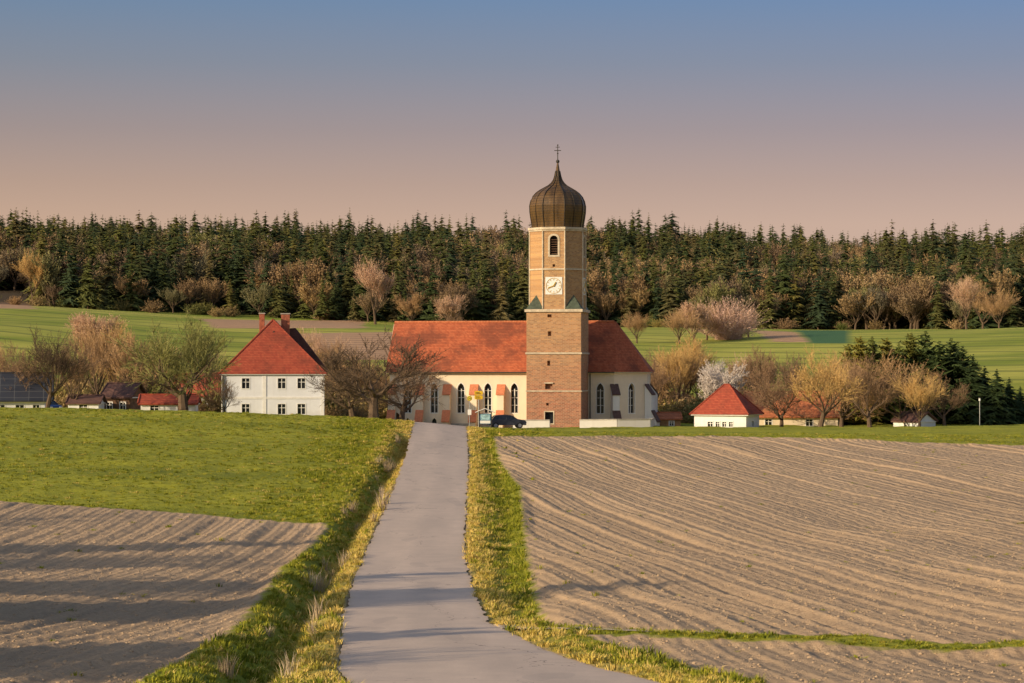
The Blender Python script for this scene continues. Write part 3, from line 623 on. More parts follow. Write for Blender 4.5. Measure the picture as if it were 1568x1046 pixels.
solid(e,'roof',[(-.95,-.3,1.6),(0,-.3,2.0),(.95,-.3,1.6),(-.95,.3,1.6),(0,.3,2.0),(.95,.3,1.6),(-.95,-.3,1.52),(0,-.3,1.9),(.95,-.3,1.52),(-.95,.3,1.52),(0,.3,1.9),(.95,.3,1.52)],
 [(0,1,4,3),(1,2,5,4),(6,9,10,7),(7,10,11,8),(0,6,7,1),(1,7,8,2),(3,4,10,9),(4,5,11,10),(0,3,9,6),(2,8,11,5)],tile_d)
tubes(e,'bargeboard',[[((-.97,-.32,1.57),.04),((0,-.32,1.96),.04),((.97,-.32,1.57),.04)]],trimw,4)
def car(name,x_,y_,rot,paint,dz=0):
    e=empty(name,(x_,y_,gh(x_,y_)+dz),rot)
    pm=simple(name+'_paint',paint,.05,.45,1,spec=.3); rub=simple('tyre_rubber',(.02,.02,.02),.1,.8)
    prof=[(-2.1,.35),(-2.15,.75),(-2.0,.95),(-1.2,1.02),(1.35,1.0),(1.95,.9),(2.1,.7),(2.1,.35)]
    def ext(n_,P,y0_,y1_,m,ins=0.0):
        n=len(P); V=[(a,y0_,b) for a,b in P]+[(a,y1_,b) for a,b in P]
        return solid(e,n_,V,[tuple(range(n)),tuple(range(2*n-1,n-1,-1))]+[(i,n+i,n+(i+1)%n,(i+1)%n) for i in range(n)],m)
    o=ext('body',prof,-.85,.85,pm); b=o.modifiers.new('b','BEVEL'); b.width=.07; b.segments=3
    cab=[(-1.75,.98),(-1.35,1.4),(-.2,1.47),(.45,1.4),(1.15,.98)]
    n=5;V=[(a,-.8 if z_<1.1 else -.64,z_) for a,z_ in cab]+[(a,.8 if z_<1.1 else .64,z_) for a,z_ in cab]
    solid(e,'cabin_glass',V,[tuple(range(n)),tuple(range(2*n-1,n-1,-1))]+[(i,n+i,n+(i+1)%n,(i+1)%n) for i in range(n)],glass)
    solid(e,'roof',[(-1.36,-.66,1.405),(-.2,-.66,1.475),(.45,-.66,1.405),(-1.36,.66,1.405),(-.2,.66,1.475),(.45,.66,1.405),(-1.3,-.6,1.45),(-.2,-.6,1.52),(.4,-.6,1.45),(-1.3,.6,1.45),(-.2,.6,1.52),(.4,.6,1.45)],
      [(6,7,10,9),(7,8,11,10),(0,1,7,6),(1,2,8,7),(3,9,10,4),(4,10,11,5),(0,6,9,3),(2,5,11,8),(0,3,4,1),(1,4,5,2)],pm)
    tubes(e,'pillars',[[((a,s*.8,.98),.04),((b_,s*.65,1.42),.035)] for s in (-1,1) for a,b_ in ((-1.75,-1.35),(1.15,.45),(-.1,-.15))],pm,5)
    for i,(a,s) in enumerate(((-1.35,-1),(1.35,-1),(-1.35,1),(1.35,1))):
        P=[(.33*math.cos(j/20*6.2832),.33*math.sin(j/20*6.2832)) for j in range(20)]; V,Fc=wallprism(P,(a,s*.8,.33),fr_,(0,s),-.12,.08); solid(e,'wheel_%d'%i,V,Fc,rub)
        P=[(.2*p,.2*q) for p,q in [(math.cos(j/16*6.2832),math.sin(j/16*6.2832)) for j in range(16)]]; V,Fc=wallprism(P,(a,s*.8,.33),fr_,(0,s),.081,.1); solid(e,'hub_%d'%i,V,Fc,metal)
    for s in (-.6,.6): box(e,'headlamp_%s'%('l' if s<0 else 'r'),2.06,2.13,s-.18,s+.18,.62,.78,trimw,.02); box(e,'tail_lamp_%s'%('l' if s<0 else 'r'),-2.17,-2.1,s-.15,s+.15,.7,.88,chim,.02)
car('parked_car',xat(776,270),270.,R(8),(.04,.045,.06)); car('parked_car',xat(72,272),272.,R(-50),(.02,.06,.22),-.2)
for u in (1500,1135):
    lx,ly=xat(u,287),287.; e=empty('street_lamp',(lx,ly,gh(lx,ly)),0); cylz(e,'pole',0,0,-.3,3.0,.05,metal); cylz(e,'lantern',0,0,3.0,3.3,.12,trimw,8); cylz(e,'lantern_cap',0,0,3.303,3.4,.17,lead,8)
# ------------------------------------------------------------------ vegetation meshes
def bark_mat():
    s=NT('bark'); o=s.obj(); n=s.noise(s.mapv(o,(3,3,.8)),2,4)
    s.col(s.mix(n,(.06,.042,.03),(.19,.13,.085))); s.b.inputs['Roughness'].default_value=.95; return s.m
def tint_mat(name,inst=None,dk=.45):
    s=NT(name); oi=s.n('ShaderNodeObjectInfo'); o=s.obj(); n=s.ramp(s.noise(o,.9,3),.3,.7)
    if inst:
        r=s.n('ShaderNodeValToRGB'); s.l(oi.outputs['Random'],r.inputs[0]); r.color_ramp.interpolation='LINEAR'
        els=r.color_ramp.elements
        while len(els)<len(inst): els.new(.5)
        for i,c_ in enumerate(inst): els[i].position=i/(len(inst)-1); els[i].color=(*c_,1)
        c=r.outputs[0]
    else: c=oi.outputs['Color']
    c=s.mix(n,s.mix(dk,c,(0,0,0)),c); s.col(c); s.b.inputs['Roughness'].default_value=.8; s.b.inputs['Specular IOR Level'].default_value=.1; return s.m
bark=bark_mat(); twigm=tint_mat('twigs_and_buds',None,.3); twigf=tint_mat('forest_twigs',[(.20,.14,.10),(.40,.26,.13),(.25,.18,.12),(.52,.35,.16),(.22,.18,.14),(.32,.31,.10)],.3)
conm=tint_mat('conifer_needles',[(.045,.072,.028),(.085,.10,.028),(.05,.08,.04),(.14,.145,.035),(.045,.07,.035),(.22,.19,.05),(.055,.08,.034),(.19,.15,.06),(.07,.09,.03)])
conn=tint_mat('garden_conifer_needles')
class MB:
    def __init__(s): s.V=[];s.F=[];s.M=[]
    def tube(s,p0,p1,r0,r1,n,m):
        d=p1-p0
        if d.length<1e-5: return
        d=d.normalized(); a=d.cross(Vector((.3,.2,1)) if abs(d.z)<.95 else Vector((1,0,0))).normalized(); b=d.cross(a); k=len(s.V)
        for p,r in ((p0,r0),(p1,r1)):
            for j in range(n): s.V.append(p+(a*math.cos(j/n*6.2832)+b*math.sin(j/n*6.2832))*r)
        for j in range(n): s.F.append((k+j,k+(j+1)%n,k+n+(j+1)%n,k+n+j)); s.M.append(m)
    def tri(s,a,b,c,m): k=len(s.V); s.V+=[a,b,c]; s.F.append((k,k+1,k+2)); s.M.append(m)
    def quad(s,a,b,c,d,m): k=len(s.V); s.V+=[a,b,c,d]; s.F.append((k,k+1,k+2,k+3)); s.M.append(m)
    def mesh(s,name,mats): return pymesh(name,s.V,s.F,mats,s.M)
def rv(): return Vector((random.gauss(0,1),random.gauss(0,1),random.gauss(0,1))).normalized()
def bare_tree(name,seed,H_,trunk=.25,spread=.8,n1=6,n2=5,n3=5,n4=4,bud=3,mats=None,lift=.18,budsz=.075,tw=.016,thick=.03):
    random.seed(seed); mb=MB()
    def rec(p,d,Ln,r,lv):
        segs=(4,4,3,2,1)[lv]; nk=(n1,n2,n3,n4,0)[lv]; q=p.copy(); dd=d.copy(); pts=[(q.copy(),r)]
        for i in range(segs):
            dd=(dd+rv()*(.10 if lv==0 else .26)+Vector((0,0,lift if lv>0 else 0))).normalized(); q2=q+dd*Ln/segs
            r2=r*(1-(i+1)/segs*(.35 if lv==0 else .65)); r1=r*(1-i/segs*(.35 if lv==0 else .65))
            mb.tube(q,q2,max(r1,tw),max(r2,tw*.7),(7,5,4,3,3)[lv],0 if lv<3 else 1); q=q2; pts.append((q.copy(),r2,dd.copy()))
        if lv<4:
            for k in range(nk):
                f=random.uniform(.55 if lv==0 else .25,1.0)*segs; i=min(int(f),segs-1); a=pts[i][0].lerp(pts[i+1][0],f-i)
                side=dd.cross(rv()).normalized(); ang_=random.uniform(.45,1.0)*spread*(1.25 if lv==0 else 1)
                nd=(dd*math.cos(ang_)+side*math.sin(ang_)).normalized()
                if lv==0: an=k/nk*6.2832+random.uniform(-.3,.3); nd=Vector((math.cos(an)*math.sin(ang_),math.sin(an)*math.sin(ang_),math.cos(ang_)))
                rec(a,nd,Ln*random.uniform(.5,.78) if lv>0 else H_*random.uniform(.38,.55),max(pts[i+1][1]*random.uniform(.5,.7),.01),lv+1)
            if lv>0: rec(q,dd,Ln*.55,pts[-1][1],lv+1)
        if lv>=3:
            for k in range(3):
                a=pts[0][0].lerp(q,random.random()); e=a+(dd+rv()*.9).normalized()*Ln*random.uniform(.3,.6); sd_=dd.cross(rv()).normalized()*tw*1.3
                mb.tri(a-sd_,a+sd_,e,1)
            for k in range(bud):
                a=pts[0][0].lerp(q,random.uniform(.2,1.1))+rv()*.08; u=rv()*budsz; v=u.cross(rv()).normalized()*budsz*.6
                mb.quad(a-u,a-v,a+u,a+v,1)
    rec(Vector((0,0,-.3)),Vector((random.uniform(-.1,.1),random.uniform(-.1,.1),1)).normalized(),H_*trunk+.3,H_*thick,0)
    zm=max(v.z for v in mb.V); s_=H_/zm; mb.V=[Vector((v.x*s_,v.y*s_,v.z*s_)) for v in mb.V]
    return mb.mesh(name,mats or [bark,twigm])
def conifer(name,seed,H_,W_,layers=22,nb=11,fat=False,mats=None):
    random.seed(seed); mb=MB(); z=Vector((0,0,1))
    mb.tube(Vector((0,0,-.5)),Vector((0,0,H_*.93)),H_*.014,.02,6,0)
    z0=H_*(.05 if fat else random.uniform(.03,.14)); pw=.62 if fat else random.uniform(.5,.8)
    for l in range(layers):
        f=l/(layers-1); h_=z0+(H_-z0)*f**.93; pr=(1-f)**pw
        r=W_*(pr+.06)*random.uniform(.72,1.18)
        nn=max(5,int(nb*(1-f*.5)))
        for b in range(nn):
            a=random.uniform(0,6.2832); rr=r*random.uniform(.5,1.2); d=Vector((math.cos(a),math.sin(a),0)); s_=Vector((-d.y,d.x,0))
            dr=random.uniform(.05,.5) if not fat else random.uniform(-.5,.1)
            base=Vector((0,0,h_+random.uniform(-.5,.5)*H_/layers)); wd=rr*random.uniform(.26,.46)+.12
            prev=None
            K=3
            for k in range(K+1):
                t=k/K; c=base+d*rr*t+z*(-dr*rr*t*t); w_=wd*(1-t)**.6*(.6+.5*random.random())
                cur=(c-s_*w_-z*w_*.45,c+z*w_*.15,c+s_*w_-z*w_*.45)
                if prev: mb.quad(prev[0],prev[1],cur[1],cur[0],1); mb.quad(prev[1],prev[2],cur[2],cur[1],1)
                if k: 
                    for q in range(2):
                        e=c+s_*random.uniform(-1,1)*wd*1.5+d*.2*rr*random.random()-z*random.uniform(.1,.5)*wd*1.6; mb.tri(c-s_*.12*wd,c+s_*.2*wd+z*.1*wd,e,1)
                prev=cur
    return mb.mesh(name,mats or [bark,conm])
def bush(name,seed,H_,W_,n=420,leaf=3,sz=.08,mats=None):
    random.seed(seed); mb=MB()
    for i in range(n):
        a=random.uniform(0,6.2832); r0=W_*.5*random.random(); e=random.uniform(.35,1.5); L_=H_*random.uniform(.5,1.0)
        p=Vector((math.cos(a)*r0*.8,math.sin(a)*r0*.8,0)); d=Vector((math.cos(a)*math.cos(e)*W_/H_,math.sin(a)*math.cos(e)*W_/H_,math.sin(e))).normalized()
        q=p
        for k in range(3):
            d=(d+rv()*.3).normalized(); q2=q+d*L_/3; mb.tube(q,q2,.022,.014,3,1)
            for _ in range(leaf):
                c=q.lerp(q2,random.random())+rv()*.12; u=rv()*sz; v=u.cross(rv()).normalized()*sz*.7; mb.quad(c-u,c-v,c+u,c+v,1)
                sd_=rv()*.015; mb.tri(c-sd_,c+sd_,c+rv()*.4,1)
            q=q2
    return mb.mesh(name,mats or [bark,twigm])
def put(name,me,u,d,s,tint=None,sxy=1.,rz=None,dz=0,xy=None):
    o=bpy.data.objects.new(name,me); scene.collection.objects.link(o)
    X=xat(u,d) if xy is None else xy; o.location=(X,d,gz(X,d)+dz); o.scale=(s*sxy,s*sxy,s); o.rotation_euler=(0,0,random.uniform(0,6.28) if rz is None else rz)
    if tint: o.color=(*tint,1)
    return o
BT=[bare_tree('bare_tree_mesh_a',3,10,.25,.85,thick=.04),bare_tree('bare_tree_mesh_b',11,10,.22,.75,7,5,5,4),bare_tree('bare_tree_mesh_c',23,10,.3,.65,6,6,5,4,4),bare_tree('bare_tree_mesh_d',31,10,.2,.95,6,6,5,4,3,lift=.10,thick=.036)]
ORCH=bare_tree('orchard_tree_mesh',47,9,.27,1.0,6,5,4,4,0,lift=.14,tw=.022,thick=.055)
TALL=bare_tree('tall_tree_mesh',53,12,.35,.5,8,5,5,4,4)
BLOS=bare_tree('blossom_tree_mesh',61,9,.22,.8,7,6,5,4,9,budsz=.11)
tan=(.52,.33,.17); brown=(.33,.21,.125); dkb=(.13,.09,.06); gold_=(.66,.43,.17); grnt=(.27,.26,.09); pink=(.74,.50,.39); ros=(.70,.46,.31)
random.seed(5)
L_=[ # u,d,height,mesh,tint,sxy
(72,258,9.4,0,dkb,1.0),(28,275,8.5,3,brown,1.1),(112,272,9,1,brown,1.0),(150,296,12,5,tan,1.0),(178,300,12,2,gold_,1.0),(205,288,10.5,1,tan,1.0),(282,259,11.6,4,grnt,1.1),(286,262,10.6,1,grnt,.9),(232,300,10,3,brown,1.1),(318,296,9.5,0,brown,1),
(5,300,9,1,tan,1),(345,262,4.5,3,brown,1),(455,335,11,2,gold_,1),(478,342,11.5,1,ros,1),(500,330,9,3,brown,1.1),(442,350,11,5,tan,1),(520,340,10,1,tan,1.1),(540,320,8.5,1,tan,1.1),(600,325,9,3,tan,1.1),
(573,249,10.0,4,dkb,1.3),(615,262,8.2,4,brown,1.0),(540,258,7.0,4,dkb,1.2),
(992,322,9.5,1,brown,.9),(1012,330,9,2,tan,1),(1035,328,11,5,gold_,1.1),(1052,335,12,2,gold_,1.1),(1075,335,9.5,1,ros,1),(1100,318,8.5,6,(.76,.67,.60),1),(1122,328,8,3,tan,1),(1165,322,10.5,2,brown,1),(1145,335,9,1,ros,1),(1020,345,9,3,brown,1.1),
(1196,292,9,3,brown,1.1),(1228,308,9.5,1,tan,1.1),(1256,272,9.6,0,gold_,1.1),(1288,288,9.5,3,tan,1.1),(1308,300,9.5,1,tan,1),(1332,282,9,0,brown,1.1),(1408,275,7,1,gold_,1.1),(1380,288,9.5,3,tan,1.1),(1446,290,7,0,brown,1.1),
(1062,505,9,6,ros,1.1),(1082,515,8.5,3,tan,1.2),(1146,525,7,3,ros,1.2),(975,500,7,1,tan,1.2),(145,430,9,6,ros,1),(168,430,8,3,tan,1),(1040,498,8,1,tan,1.3),(130,440,8,6,ros,1),
(690,480,7,1,brown,1.2),(1530,560,9,1,tan,1.2),(1480,590,14,5,ros,1.2),(1505,600,13,1,tan,1.2),(575,612,18,2,ros,.9),(50,650,16,2,gold_,.8),(630,612,9,6,tan,1),(690,612,9,6,ros,1)]
MS=BT+[ORCH,TALL,BLOS]; MH=[10,10,10,10,9,12,9]
for u,d,h_,k,t_,sxy in L_:
    put('orchard_tree' if k in(0,3,4) else ('blossoming_tree' if k==6 else 'bare_deciduous_tree'),MS[k],u,d,h_/MH[k],t_,sxy)
RB=bush('round_willow_mesh',71,9.5,6.5,600,6,.12)
put('round_willow_tree',RB,1115,515,1.05,pink)
CG=[conifer('garden_conifer_mesh_a',81,10,2.6,26,14,True,[bark,conn]),conifer('garden_conifer_mesh_b',82,10,3.0,26,12,True,[bark,conn]),conifer('garden_spruce_mesh',83,10,3.0,24,13,False,[bark,conn])]
for u,d,h_,k,t_ in [(1300,305,10.5,0,(.20,.18,.03)),(1318,300,11.3,0,(.23,.20,.035)),(1336,303,11,1,(.12,.135,.03)),(1358,306,11.3,0,(.23,.20,.035)),(1376,303,10.6,1,(.10,.12,.027)),(1396,306,11,0,(.15,.15,.03)),
 (1418,305,11.2,1,(.06,.085,.026)),(1438,300,10.8,1,(.05,.075,.023)),(1456,302,10.6,1,(.055,.08,.026)),(1474,300,9.6,1,(.04,.062,.022)),(1490,298,8.3,2,(.04,.062,.022)),(1508,300,7.5,2,(.045,.07,.026)),(1526,296,6.8,2,(.04,.062,.022)),(1545,298,5.6,2,(.045,.07,.026)),(1562,300,4.8,2,(.05,.08,.03)),(1590,300,7,2,(.035,.06,.026)),(1430,310,9,2,(.04,.062,.022)),(1465,310,9.5,2,(.04,.062,.022))]:
    put('conifer_tree',CG[k],u,d,h_/10*random.uniform(.93,1.05),t_,1.3)
# trees to the left of the picture whose long shadows cross the road and fields
for X,Y,h_,k,sx1 in [(-24,85,11,0,1.0),(-27.5,82,12,1,1.0),(-22,68,7.4,1,1.1),(-26,64,8.6,0,1.2),(-33,90,11.5,1,1.0),(-46,104,13,0,1.1)]:
    put('conifer_tree',CG[k],0,Y,h_/10,(.07,.09,.03),sx1,xy=X)
for X,Y,h_,k in [(-31,78,12,2),(-42,84,13,2),(-30,57,9.5,2),(-48,94,14,5),(-62,112,15,1)]:
    put('bare_deciduous_tree',MS[k],0,Y,h_/MH[k],brown,1.2,xy=X)

# ------------------------------------------------------------------ instanced masses
def instancer(name,P,rot,scl,idx,meshes,scz=None):
    col=bpy.data.collections.new(name+'_kinds')
    for i,m in enumerate(meshes):
        o=bpy.data.objects.new('%s_kind_%02d'%(name,i),m); col.objects.link(o)
    me=bpy.data.meshes.new(name); me.vertices.add(len(P)); me.vertices.foreach_set('co',np.asarray(P,np.float32).ravel())
    a=me.attributes.new('rz','FLOAT','POINT'); a.data.foreach_set('value',np.asarray(rot,np.float32))
    S=np.stack([scl,scl,scl if scz is None else scz],1).astype(np.float32)
    a=me.attributes.new('sc','FLOAT_VECTOR','POINT'); a.data.foreach_set('vector',S.ravel())
    a=me.attributes.new('ki','INT','POINT'); a.data.foreach_set('value',np.asarray(idx,np.int32))
    o=bpy.data.objects.new(name,me); scene.collection.objects.link(o)
    g=bpy.data.node_groups.new(name,'GeometryNodeTree'); g.interface.new_socket('Geometry',in_out='INPUT',socket_type='NodeSocketGeometry'); g.interface.new_socket('Geometry',in_out='OUTPUT',socket_type='NodeSocketGeometry')
    N=g.nodes; gi=N.new('NodeGroupInput'); go=N.new('NodeGroupOutput'); ip=N.new('GeometryNodeInstanceOnPoints'); ci=N.new('GeometryNodeCollectionInfo')
    ci.inputs['Collection'].default_value=col; ci.inputs['Separate Children'].default_value=True; ci.inputs['Reset Children'].default_value=True
    ip.inputs['Pick Instance'].default_value=True
    def at(n,t): q=N.new('GeometryNodeInputNamedAttribute'); q.data_type=t; q.inputs['Name'].default_value=n; return [s for s in q.outputs if s.enabled and s.name=='Attribute'][0]
    cx=N.new('ShaderNodeCombineXYZ'); g.links.new(at('rz','FLOAT'),cx.inputs[2])
    g.links.new(gi.outputs[0],ip.inputs['Points']); g.links.new(ci.outputs[0],ip.inputs['Instance']); g.links.new(at('ki','INT'),ip.inputs['Instance Index'])
    g.links.new(cx.outputs[0],ip.inputs['Rotation']); g.links.new(at('sc','FLOAT_VECTOR'),ip.inputs['Scale']); g.links.new(ip.outputs[0],go.inputs[0])
    m=o.modifiers.new('scatter','NODES'); m.node_group=g
    return o
random.seed(9)
fcon=[conifer('fc%d'%i,100+i,18+random.uniform(-2,2),3.0+.5*(i%4),20,10) for i in range(7)]
fdec=[bare_tree('fd%d'%i,140+i,15,.3,.62,7,5,4,2,4,[bark,twigf],budsz=.26,tw=.03) for i in range(3)]
gx,gy=np.meshgrid(np.arange(-330,331,4.9),np.arange(632,925,5.4)); fx=gx.ravel()+rng.uniform(-2.6,2.6,gx.size); fy=gy.ravel()+rng.uniform(-2.8,2.8,gx.size)
tt=fx/fy; front=642+34*(vnoise(fx/35,fx*0,41)-.5)+np.where(tt<T(58),75,0)+np.where((tt>T(560))&(tt<T(800)),-12,0)
keep=(fy>front)&(np.abs(tt)<.36)&(rng.random(fx.size)<.95); fx=fx[keep];fy=fy[keep];fr2=front[keep]
dn=.6*vnoise(fx/24,fy/24,43)+.4*vnoise(fx/9,fy/9,45); dep=fy-fr2
isd=(dn>np.where(dep<14,.58,.62))|((dep<10)&(rng.random(fx.size)<.12))|(rng.random(fx.size)<.11)
idx=np.where(isd,7+rng.integers(0,3,fx.size),rng.integers(0,7,fx.size))
sc=np.where(isd,rng.uniform(.7,1.15,fx.size),rng.uniform(.66,1.15,fx.size))*(.82+.36*vnoise(fx/26,fy/26,44))
sc*=np.where(dep<14,rng.uniform(.6,1.05,fx.size),1)
instancer('forest',np.stack([fx,fy,base_h(fx,fy)-.2],1),rng.uniform(0,6.28,fx.size),sc*1.15,idx,fcon+fdec,scz=sc)
bm_=tint_mat('bush_twigs',[(.32,.20,.11),(.18,.19,.05),(.45,.29,.14),(.22,.14,.085),(.42,.31,.10),(.13,.16,.04),(.52,.34,.18)],.3)
bs=[bush('bs%d'%i,200+i,3.2,2.2,100,4,.13,[bark,bm_]) for i in range(4)]
def belt(n,u0,u1,d0,d1,s0,s1):
    d=rng.uniform(d0,d1,n); u=rng.uniform(u0,u1,n); X=T(u)*d; return X,d,rng.uniform(s0,s1,n)
BB=[belt(110,-60,600,288,345,.5,1.1),belt(60,100,345,320,350,.9,1.6),belt(60,430,620,305,350,.7,1.5),belt(110,985,1320,305,345,.6,1.4),belt(100,1190,1640,306,325,.5,1.2),belt(40,620,990,322,345,.6,1.1),
    belt(45,-200,1800,636,650,.6,1.3),belt(24,-50,300,266,285,.3,.5)]
X=np.concatenate([b[0] for b in BB]);D=np.concatenate([b[1] for b in BB]);S=np.concatenate([b[2] for b in BB])
ok=np.ones(X.size,bool)
for o in scene.objects:
    if o.type=='EMPTY' and o.name.split('.')[0] in('white_house','small_white_house','barn','wooden_shed','white_shed','solar_roof_barn','brown_house','garden_shed','garage','farmhouse'):
        ok&=~((np.abs(X-o.location.x)<6.5)&(D>o.location.y-14)&(D<o.location.y+6))
ok&=~((X>-18)&(X<18)&(D<306))
X=X[ok];D=D[ok];S=S[ok]
instancer('shrub_hedge',np.stack([X,D,base_h(X,D)-.1],1),rng.uniform(0,6.28,X.size),S*1.1,rng.integers(0,4,X.size),bs,scz=S)
def tuft(name,seed,n,h_,w_,sp_,mat,bend=.4):
    random.seed(seed); mb=MB()
    for i in range(n):
        a=random.uniform(0,6.28); p=Vector((math.cos(a),math.sin(a),0))*sp_*random.random(); L=h_*random.uniform(.5,1.1); d=Vector((math.cos(a)*bend*random.random()+random.uniform(-.2,.2),math.sin(a)*bend*random.random()+random.uniform(-.2,.2),1)).normalized()
        s_=Vector((-math.sin(a),math.cos(a),0))*w_; m1=p+d*L*.6; e=p+(d+Vector((math.cos(a)*bend*.6,math.sin(a)*bend*.6,0))).normalized()*L
        mb.quad(p-s_,p+s_,m1+s_*.7,m1-s_*.7,0); mb.tri(m1-s_*.7,m1+s_*.7,e,0)
    return mb.mesh(name,[mat])
gm=tint_mat('grass_blades',[(.16,.19,.016),(.26,.28,.025),(.42,.40,.045),(.19,.22,.02),(.52,.45,.07)],.2); dmt=tint_mat('dry_grass',[(.66,.47,.13),(.76,.57,.18),(.56,.43,.09),(.42,.38,.06)],.2)
wm=tint_mat('dead_weeds',[(.48,.36,.23),(.6,.48,.34),(.38,.27,.17)],.2)
tf=[tuft('tf0',301,20,.20,.014,.17,gm),tuft('tf1',302,20,.15,.014,.2,gm,.7),tuft('tf2',303,20,.22,.013,.16,dmt,.6),tuft('tf3',304,20,.15,.014,.2,dmt,.9),tuft('tf4',305,50,.75,.010,.28,wm,.35)]
def scat(n,y0,y1,tmax=.25):
    q=rng.random(n); Y=np.sqrt(y0*y0+q*(y1*y1-y0*y0)); Xx=rng.uniform(-tmax,tmax,n)*Y; return Xx,Y
gx_,gy_=scat(130000,58,235)
zz,sp_,rs_,dl_,dr_,_=ground(gx_,gy_)
green=(sp_<-.15)&(rs_<-.12)
nearroad=np.clip(1-(-rs_-3)/6,0,1)
p_keep=np.where(green,.28+.65*np.maximum(nearroad,(gy_<90)*1.0),0.0)
soilw=(sp_>0)&(rng.random(gx_.size)<.004)
k=(rng.random(gx_.size)<p_keep)|soilw
gx_,gy_,zz,sp_,rs_,dl_,nr_=gx_[k],gy_[k],zz[k],sp_[k],rs_[k],dl_[k],nearroad[k]
pdry=np.clip(1.05-np.clip(-rs_-.3,0,9)/2.6,.08,.95); pdry=np.where(rs_<-8,.06,pdry); pdry=np.where((rs_<-1.6)&(gx_>-4),pdry*.6,pdry)
isdry=rng.random(gx_.size)<pdry*(.6+vnoise(gx_/3,gy_/3,51))
ix=np.where(isdry,2+rng.integers(0,2,gx_.size),rng.integers(0,2,gx_.size))
ix=np.where((dl_<1.3)&(rng.random(gx_.size)<.03)&(vnoise(gx_/4,gy_/4,53)>.5),4,ix)
s_=rng.uniform(.6,1.5,gx_.size)*(.7+.7*vnoise(gx_/1.7,gy_/1.7,52))
instancer('grass',np.stack([gx_,gy_,zz-.02],1),rng.uniform(0,6.28,gx_.size),s_,ix,tf,scz=s_*(.5+.5*nr_))
# small clods lying on the ploughed soil
clodm=simple('soil_clod',(.44,.315,.20),.2,.95,5)
def clod(name,seed):
    random.seed(seed); bm=bmesh.new(); bmesh.ops.create_icosphere(bm,subdivisions=1,radius=.045)
    for v in bm.verts: v.co*=random.uniform(.6,1.25); v.co.z*=.7
    me=bpy.data.meshes.new(name); bm.to_mesh(me); bm.free(); me.materials.append(clodm); return me
cx_,cy_=scat(52000,58,150); zz2,sp2,_,_,_,_=ground(cx_,cy_); k=(sp2>.2)&(rng.random(cx_.size)<np.clip(1.5-cy_/105,.1,.9))
s2=np.minimum(rng.gamma(1.8,.36,k.sum()),1.6)
instancer('soil_clods',np.stack([cx_[k],cy_[k],zz2[k]],1),rng.uniform(0,6.28,k.sum()),s2,rng.integers(0,3,k.sum()),[clod('clod%d'%i,400+i) for i in range(3)])

# ------------------------------------------------------------------ sky, sun, camera
SE=17.5; sdv=Vector((-.85,-.53,0)).normalized(); sdv=Vector((sdv.x*math.cos(R(SE)),sdv.y*math.cos(R(SE)),math.sin(R(SE))))
w=bpy.data.worlds.new('World'); scene.world=w; w.use_nodes=True; t=w.node_tree; t.nodes.clear()
out=t.nodes.new('ShaderNodeOutputWorld'); bg=t.nodes.new('ShaderNodeBackground'); sky=t.nodes.new('ShaderNodeTexSky'); sky.sky_type='NISHITA'; sky.sun_disc=False; sky.sun_elevation=R(SE); sky.sun_rotation=math.atan2(sdv.x,sdv.y)%(2*math.pi)
sky.air_density=1.0; sky.dust_density=3.0
tc_=t.nodes.new('ShaderNodeTexCoord'); sep=t.nodes.new('ShaderNodeSeparateXYZ'); t.links.new(tc_.outputs['Generated'],sep.inputs[0])
mr=t.nodes.new('ShaderNodeMapRange'); t.links.new(sep.outputs[2],mr.inputs[0]); mr.inputs[1].default_value=0; mr.inputs[2].default_value=.30
rp=t.nodes.new('ShaderNodeValToRGB'); t.links.new(mr.outputs[0],rp.inputs[0])
def lin(r,g,b): return tuple(((c/255+.055)/1.055)**2.4 if c>10 else c/3294 for c in (r,g,b))+(1,)
stops=[(0,(210,178,154)),(.058,(202,173,156)),(.075,(186,162,152)),(.097,(163,151,155)),(.124,(136,145,165)),(.151,(114,141,177)),(.30,(135,148,170))]
els=rp.color_ramp.elements
while len(els)<len(stops): els.new(.5)
for i,(p,c_) in enumerate(stops): els[i].position=p/.30; els[i].color=lin(*c_)
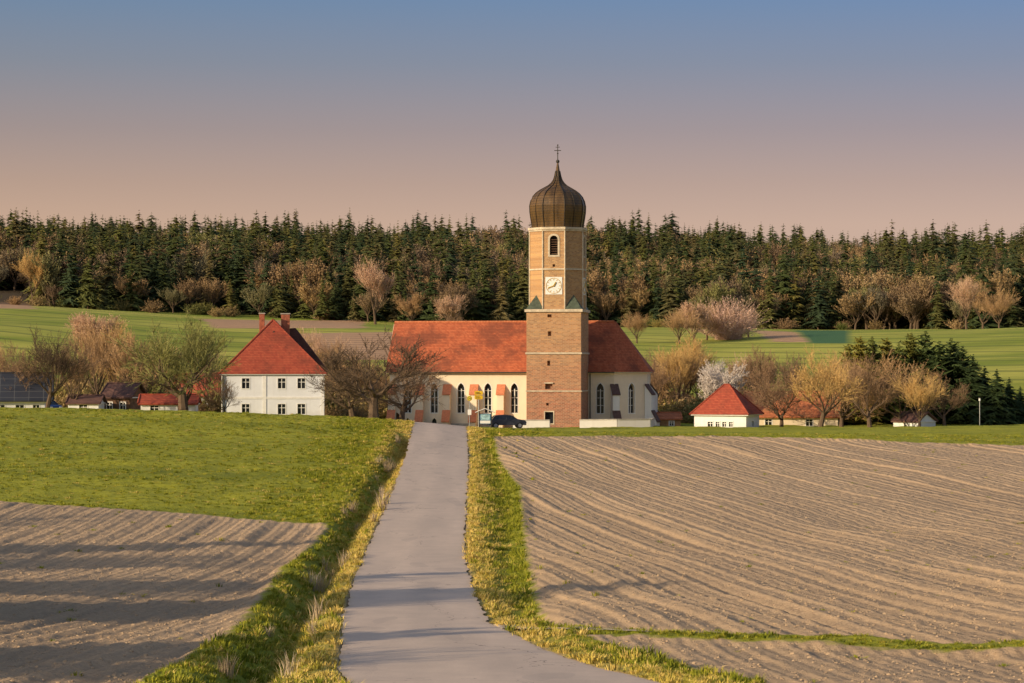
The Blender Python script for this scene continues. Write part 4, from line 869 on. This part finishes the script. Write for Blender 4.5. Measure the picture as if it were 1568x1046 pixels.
sc_=t.nodes.new('ShaderNodeVectorMath'); sc_.operation='SCALE'; t.links.new(sky.outputs[0],sc_.inputs[0]); sc_.inputs['Scale'].default_value=1.1
az=t.nodes.new('ShaderNodeMapRange'); t.links.new(sep.outputs[0],az.inputs[0]); az.inputs[1].default_value=-.22; az.inputs[2].default_value=.22
azc=t.nodes.new('ShaderNodeMix'); azc.data_type='RGBA'; t.links.new(az.outputs[0],azc.inputs[0]); azc.inputs[6].default_value=(.97,.93,.84,1); azc.inputs[7].default_value=(1.0,1.01,1.03,1)
mu=t.nodes.new('ShaderNodeMix'); mu.data_type='RGBA'; mu.blend_type='MULTIPLY'; mu.inputs[0].default_value=1; t.links.new(rp.outputs[0],mu.inputs[6]); t.links.new(azc.outputs[2],mu.inputs[7])
sc2=t.nodes.new('ShaderNodeVectorMath'); sc2.operation='SCALE'; t.links.new(mu.outputs[2],sc2.inputs[0]); sc2.inputs['Scale'].default_value=1/.15
m2=t.nodes.new('ShaderNodeMapRange'); t.links.new(sep.outputs[2],m2.inputs[0]); m2.inputs[1].default_value=.2; m2.inputs[2].default_value=.5
mx=t.nodes.new('ShaderNodeMix'); mx.data_type='RGBA'; t.links.new(m2.outputs[0],mx.inputs[0]); t.links.new(sc2.outputs[0],mx.inputs[6]); t.links.new(sc_.outputs[0],mx.inputs[7])
t.links.new(mx.outputs[2],bg.inputs[0]); bg.inputs[1].default_value=.15; t.links.new(bg.outputs[0],out.inputs[0])
sl=bpy.data.lights.new('sun','SUN'); sl.energy=5.0; sl.angle=R(.5); sl.color=(1,.79,.51); so=bpy.data.objects.new('sun',sl); scene.collection.objects.link(so); so.rotation_euler=sdv.to_track_quat('Z','Y').to_euler()
cam=bpy.data.cameras.new('camera'); cam.lens=85; cam.sensor_width=36; cam.clip_end=9000; cam.clip_start=.5
co=bpy.data.objects.new('camera',cam); scene.collection.objects.link(co); co.location=(0,0,0); co.rotation_euler=(R(90+.573),0,0); scene.camera=co
scene.view_settings.view_transform='Standard'; scene.view_settings.look='None'; scene.view_settings.exposure=0
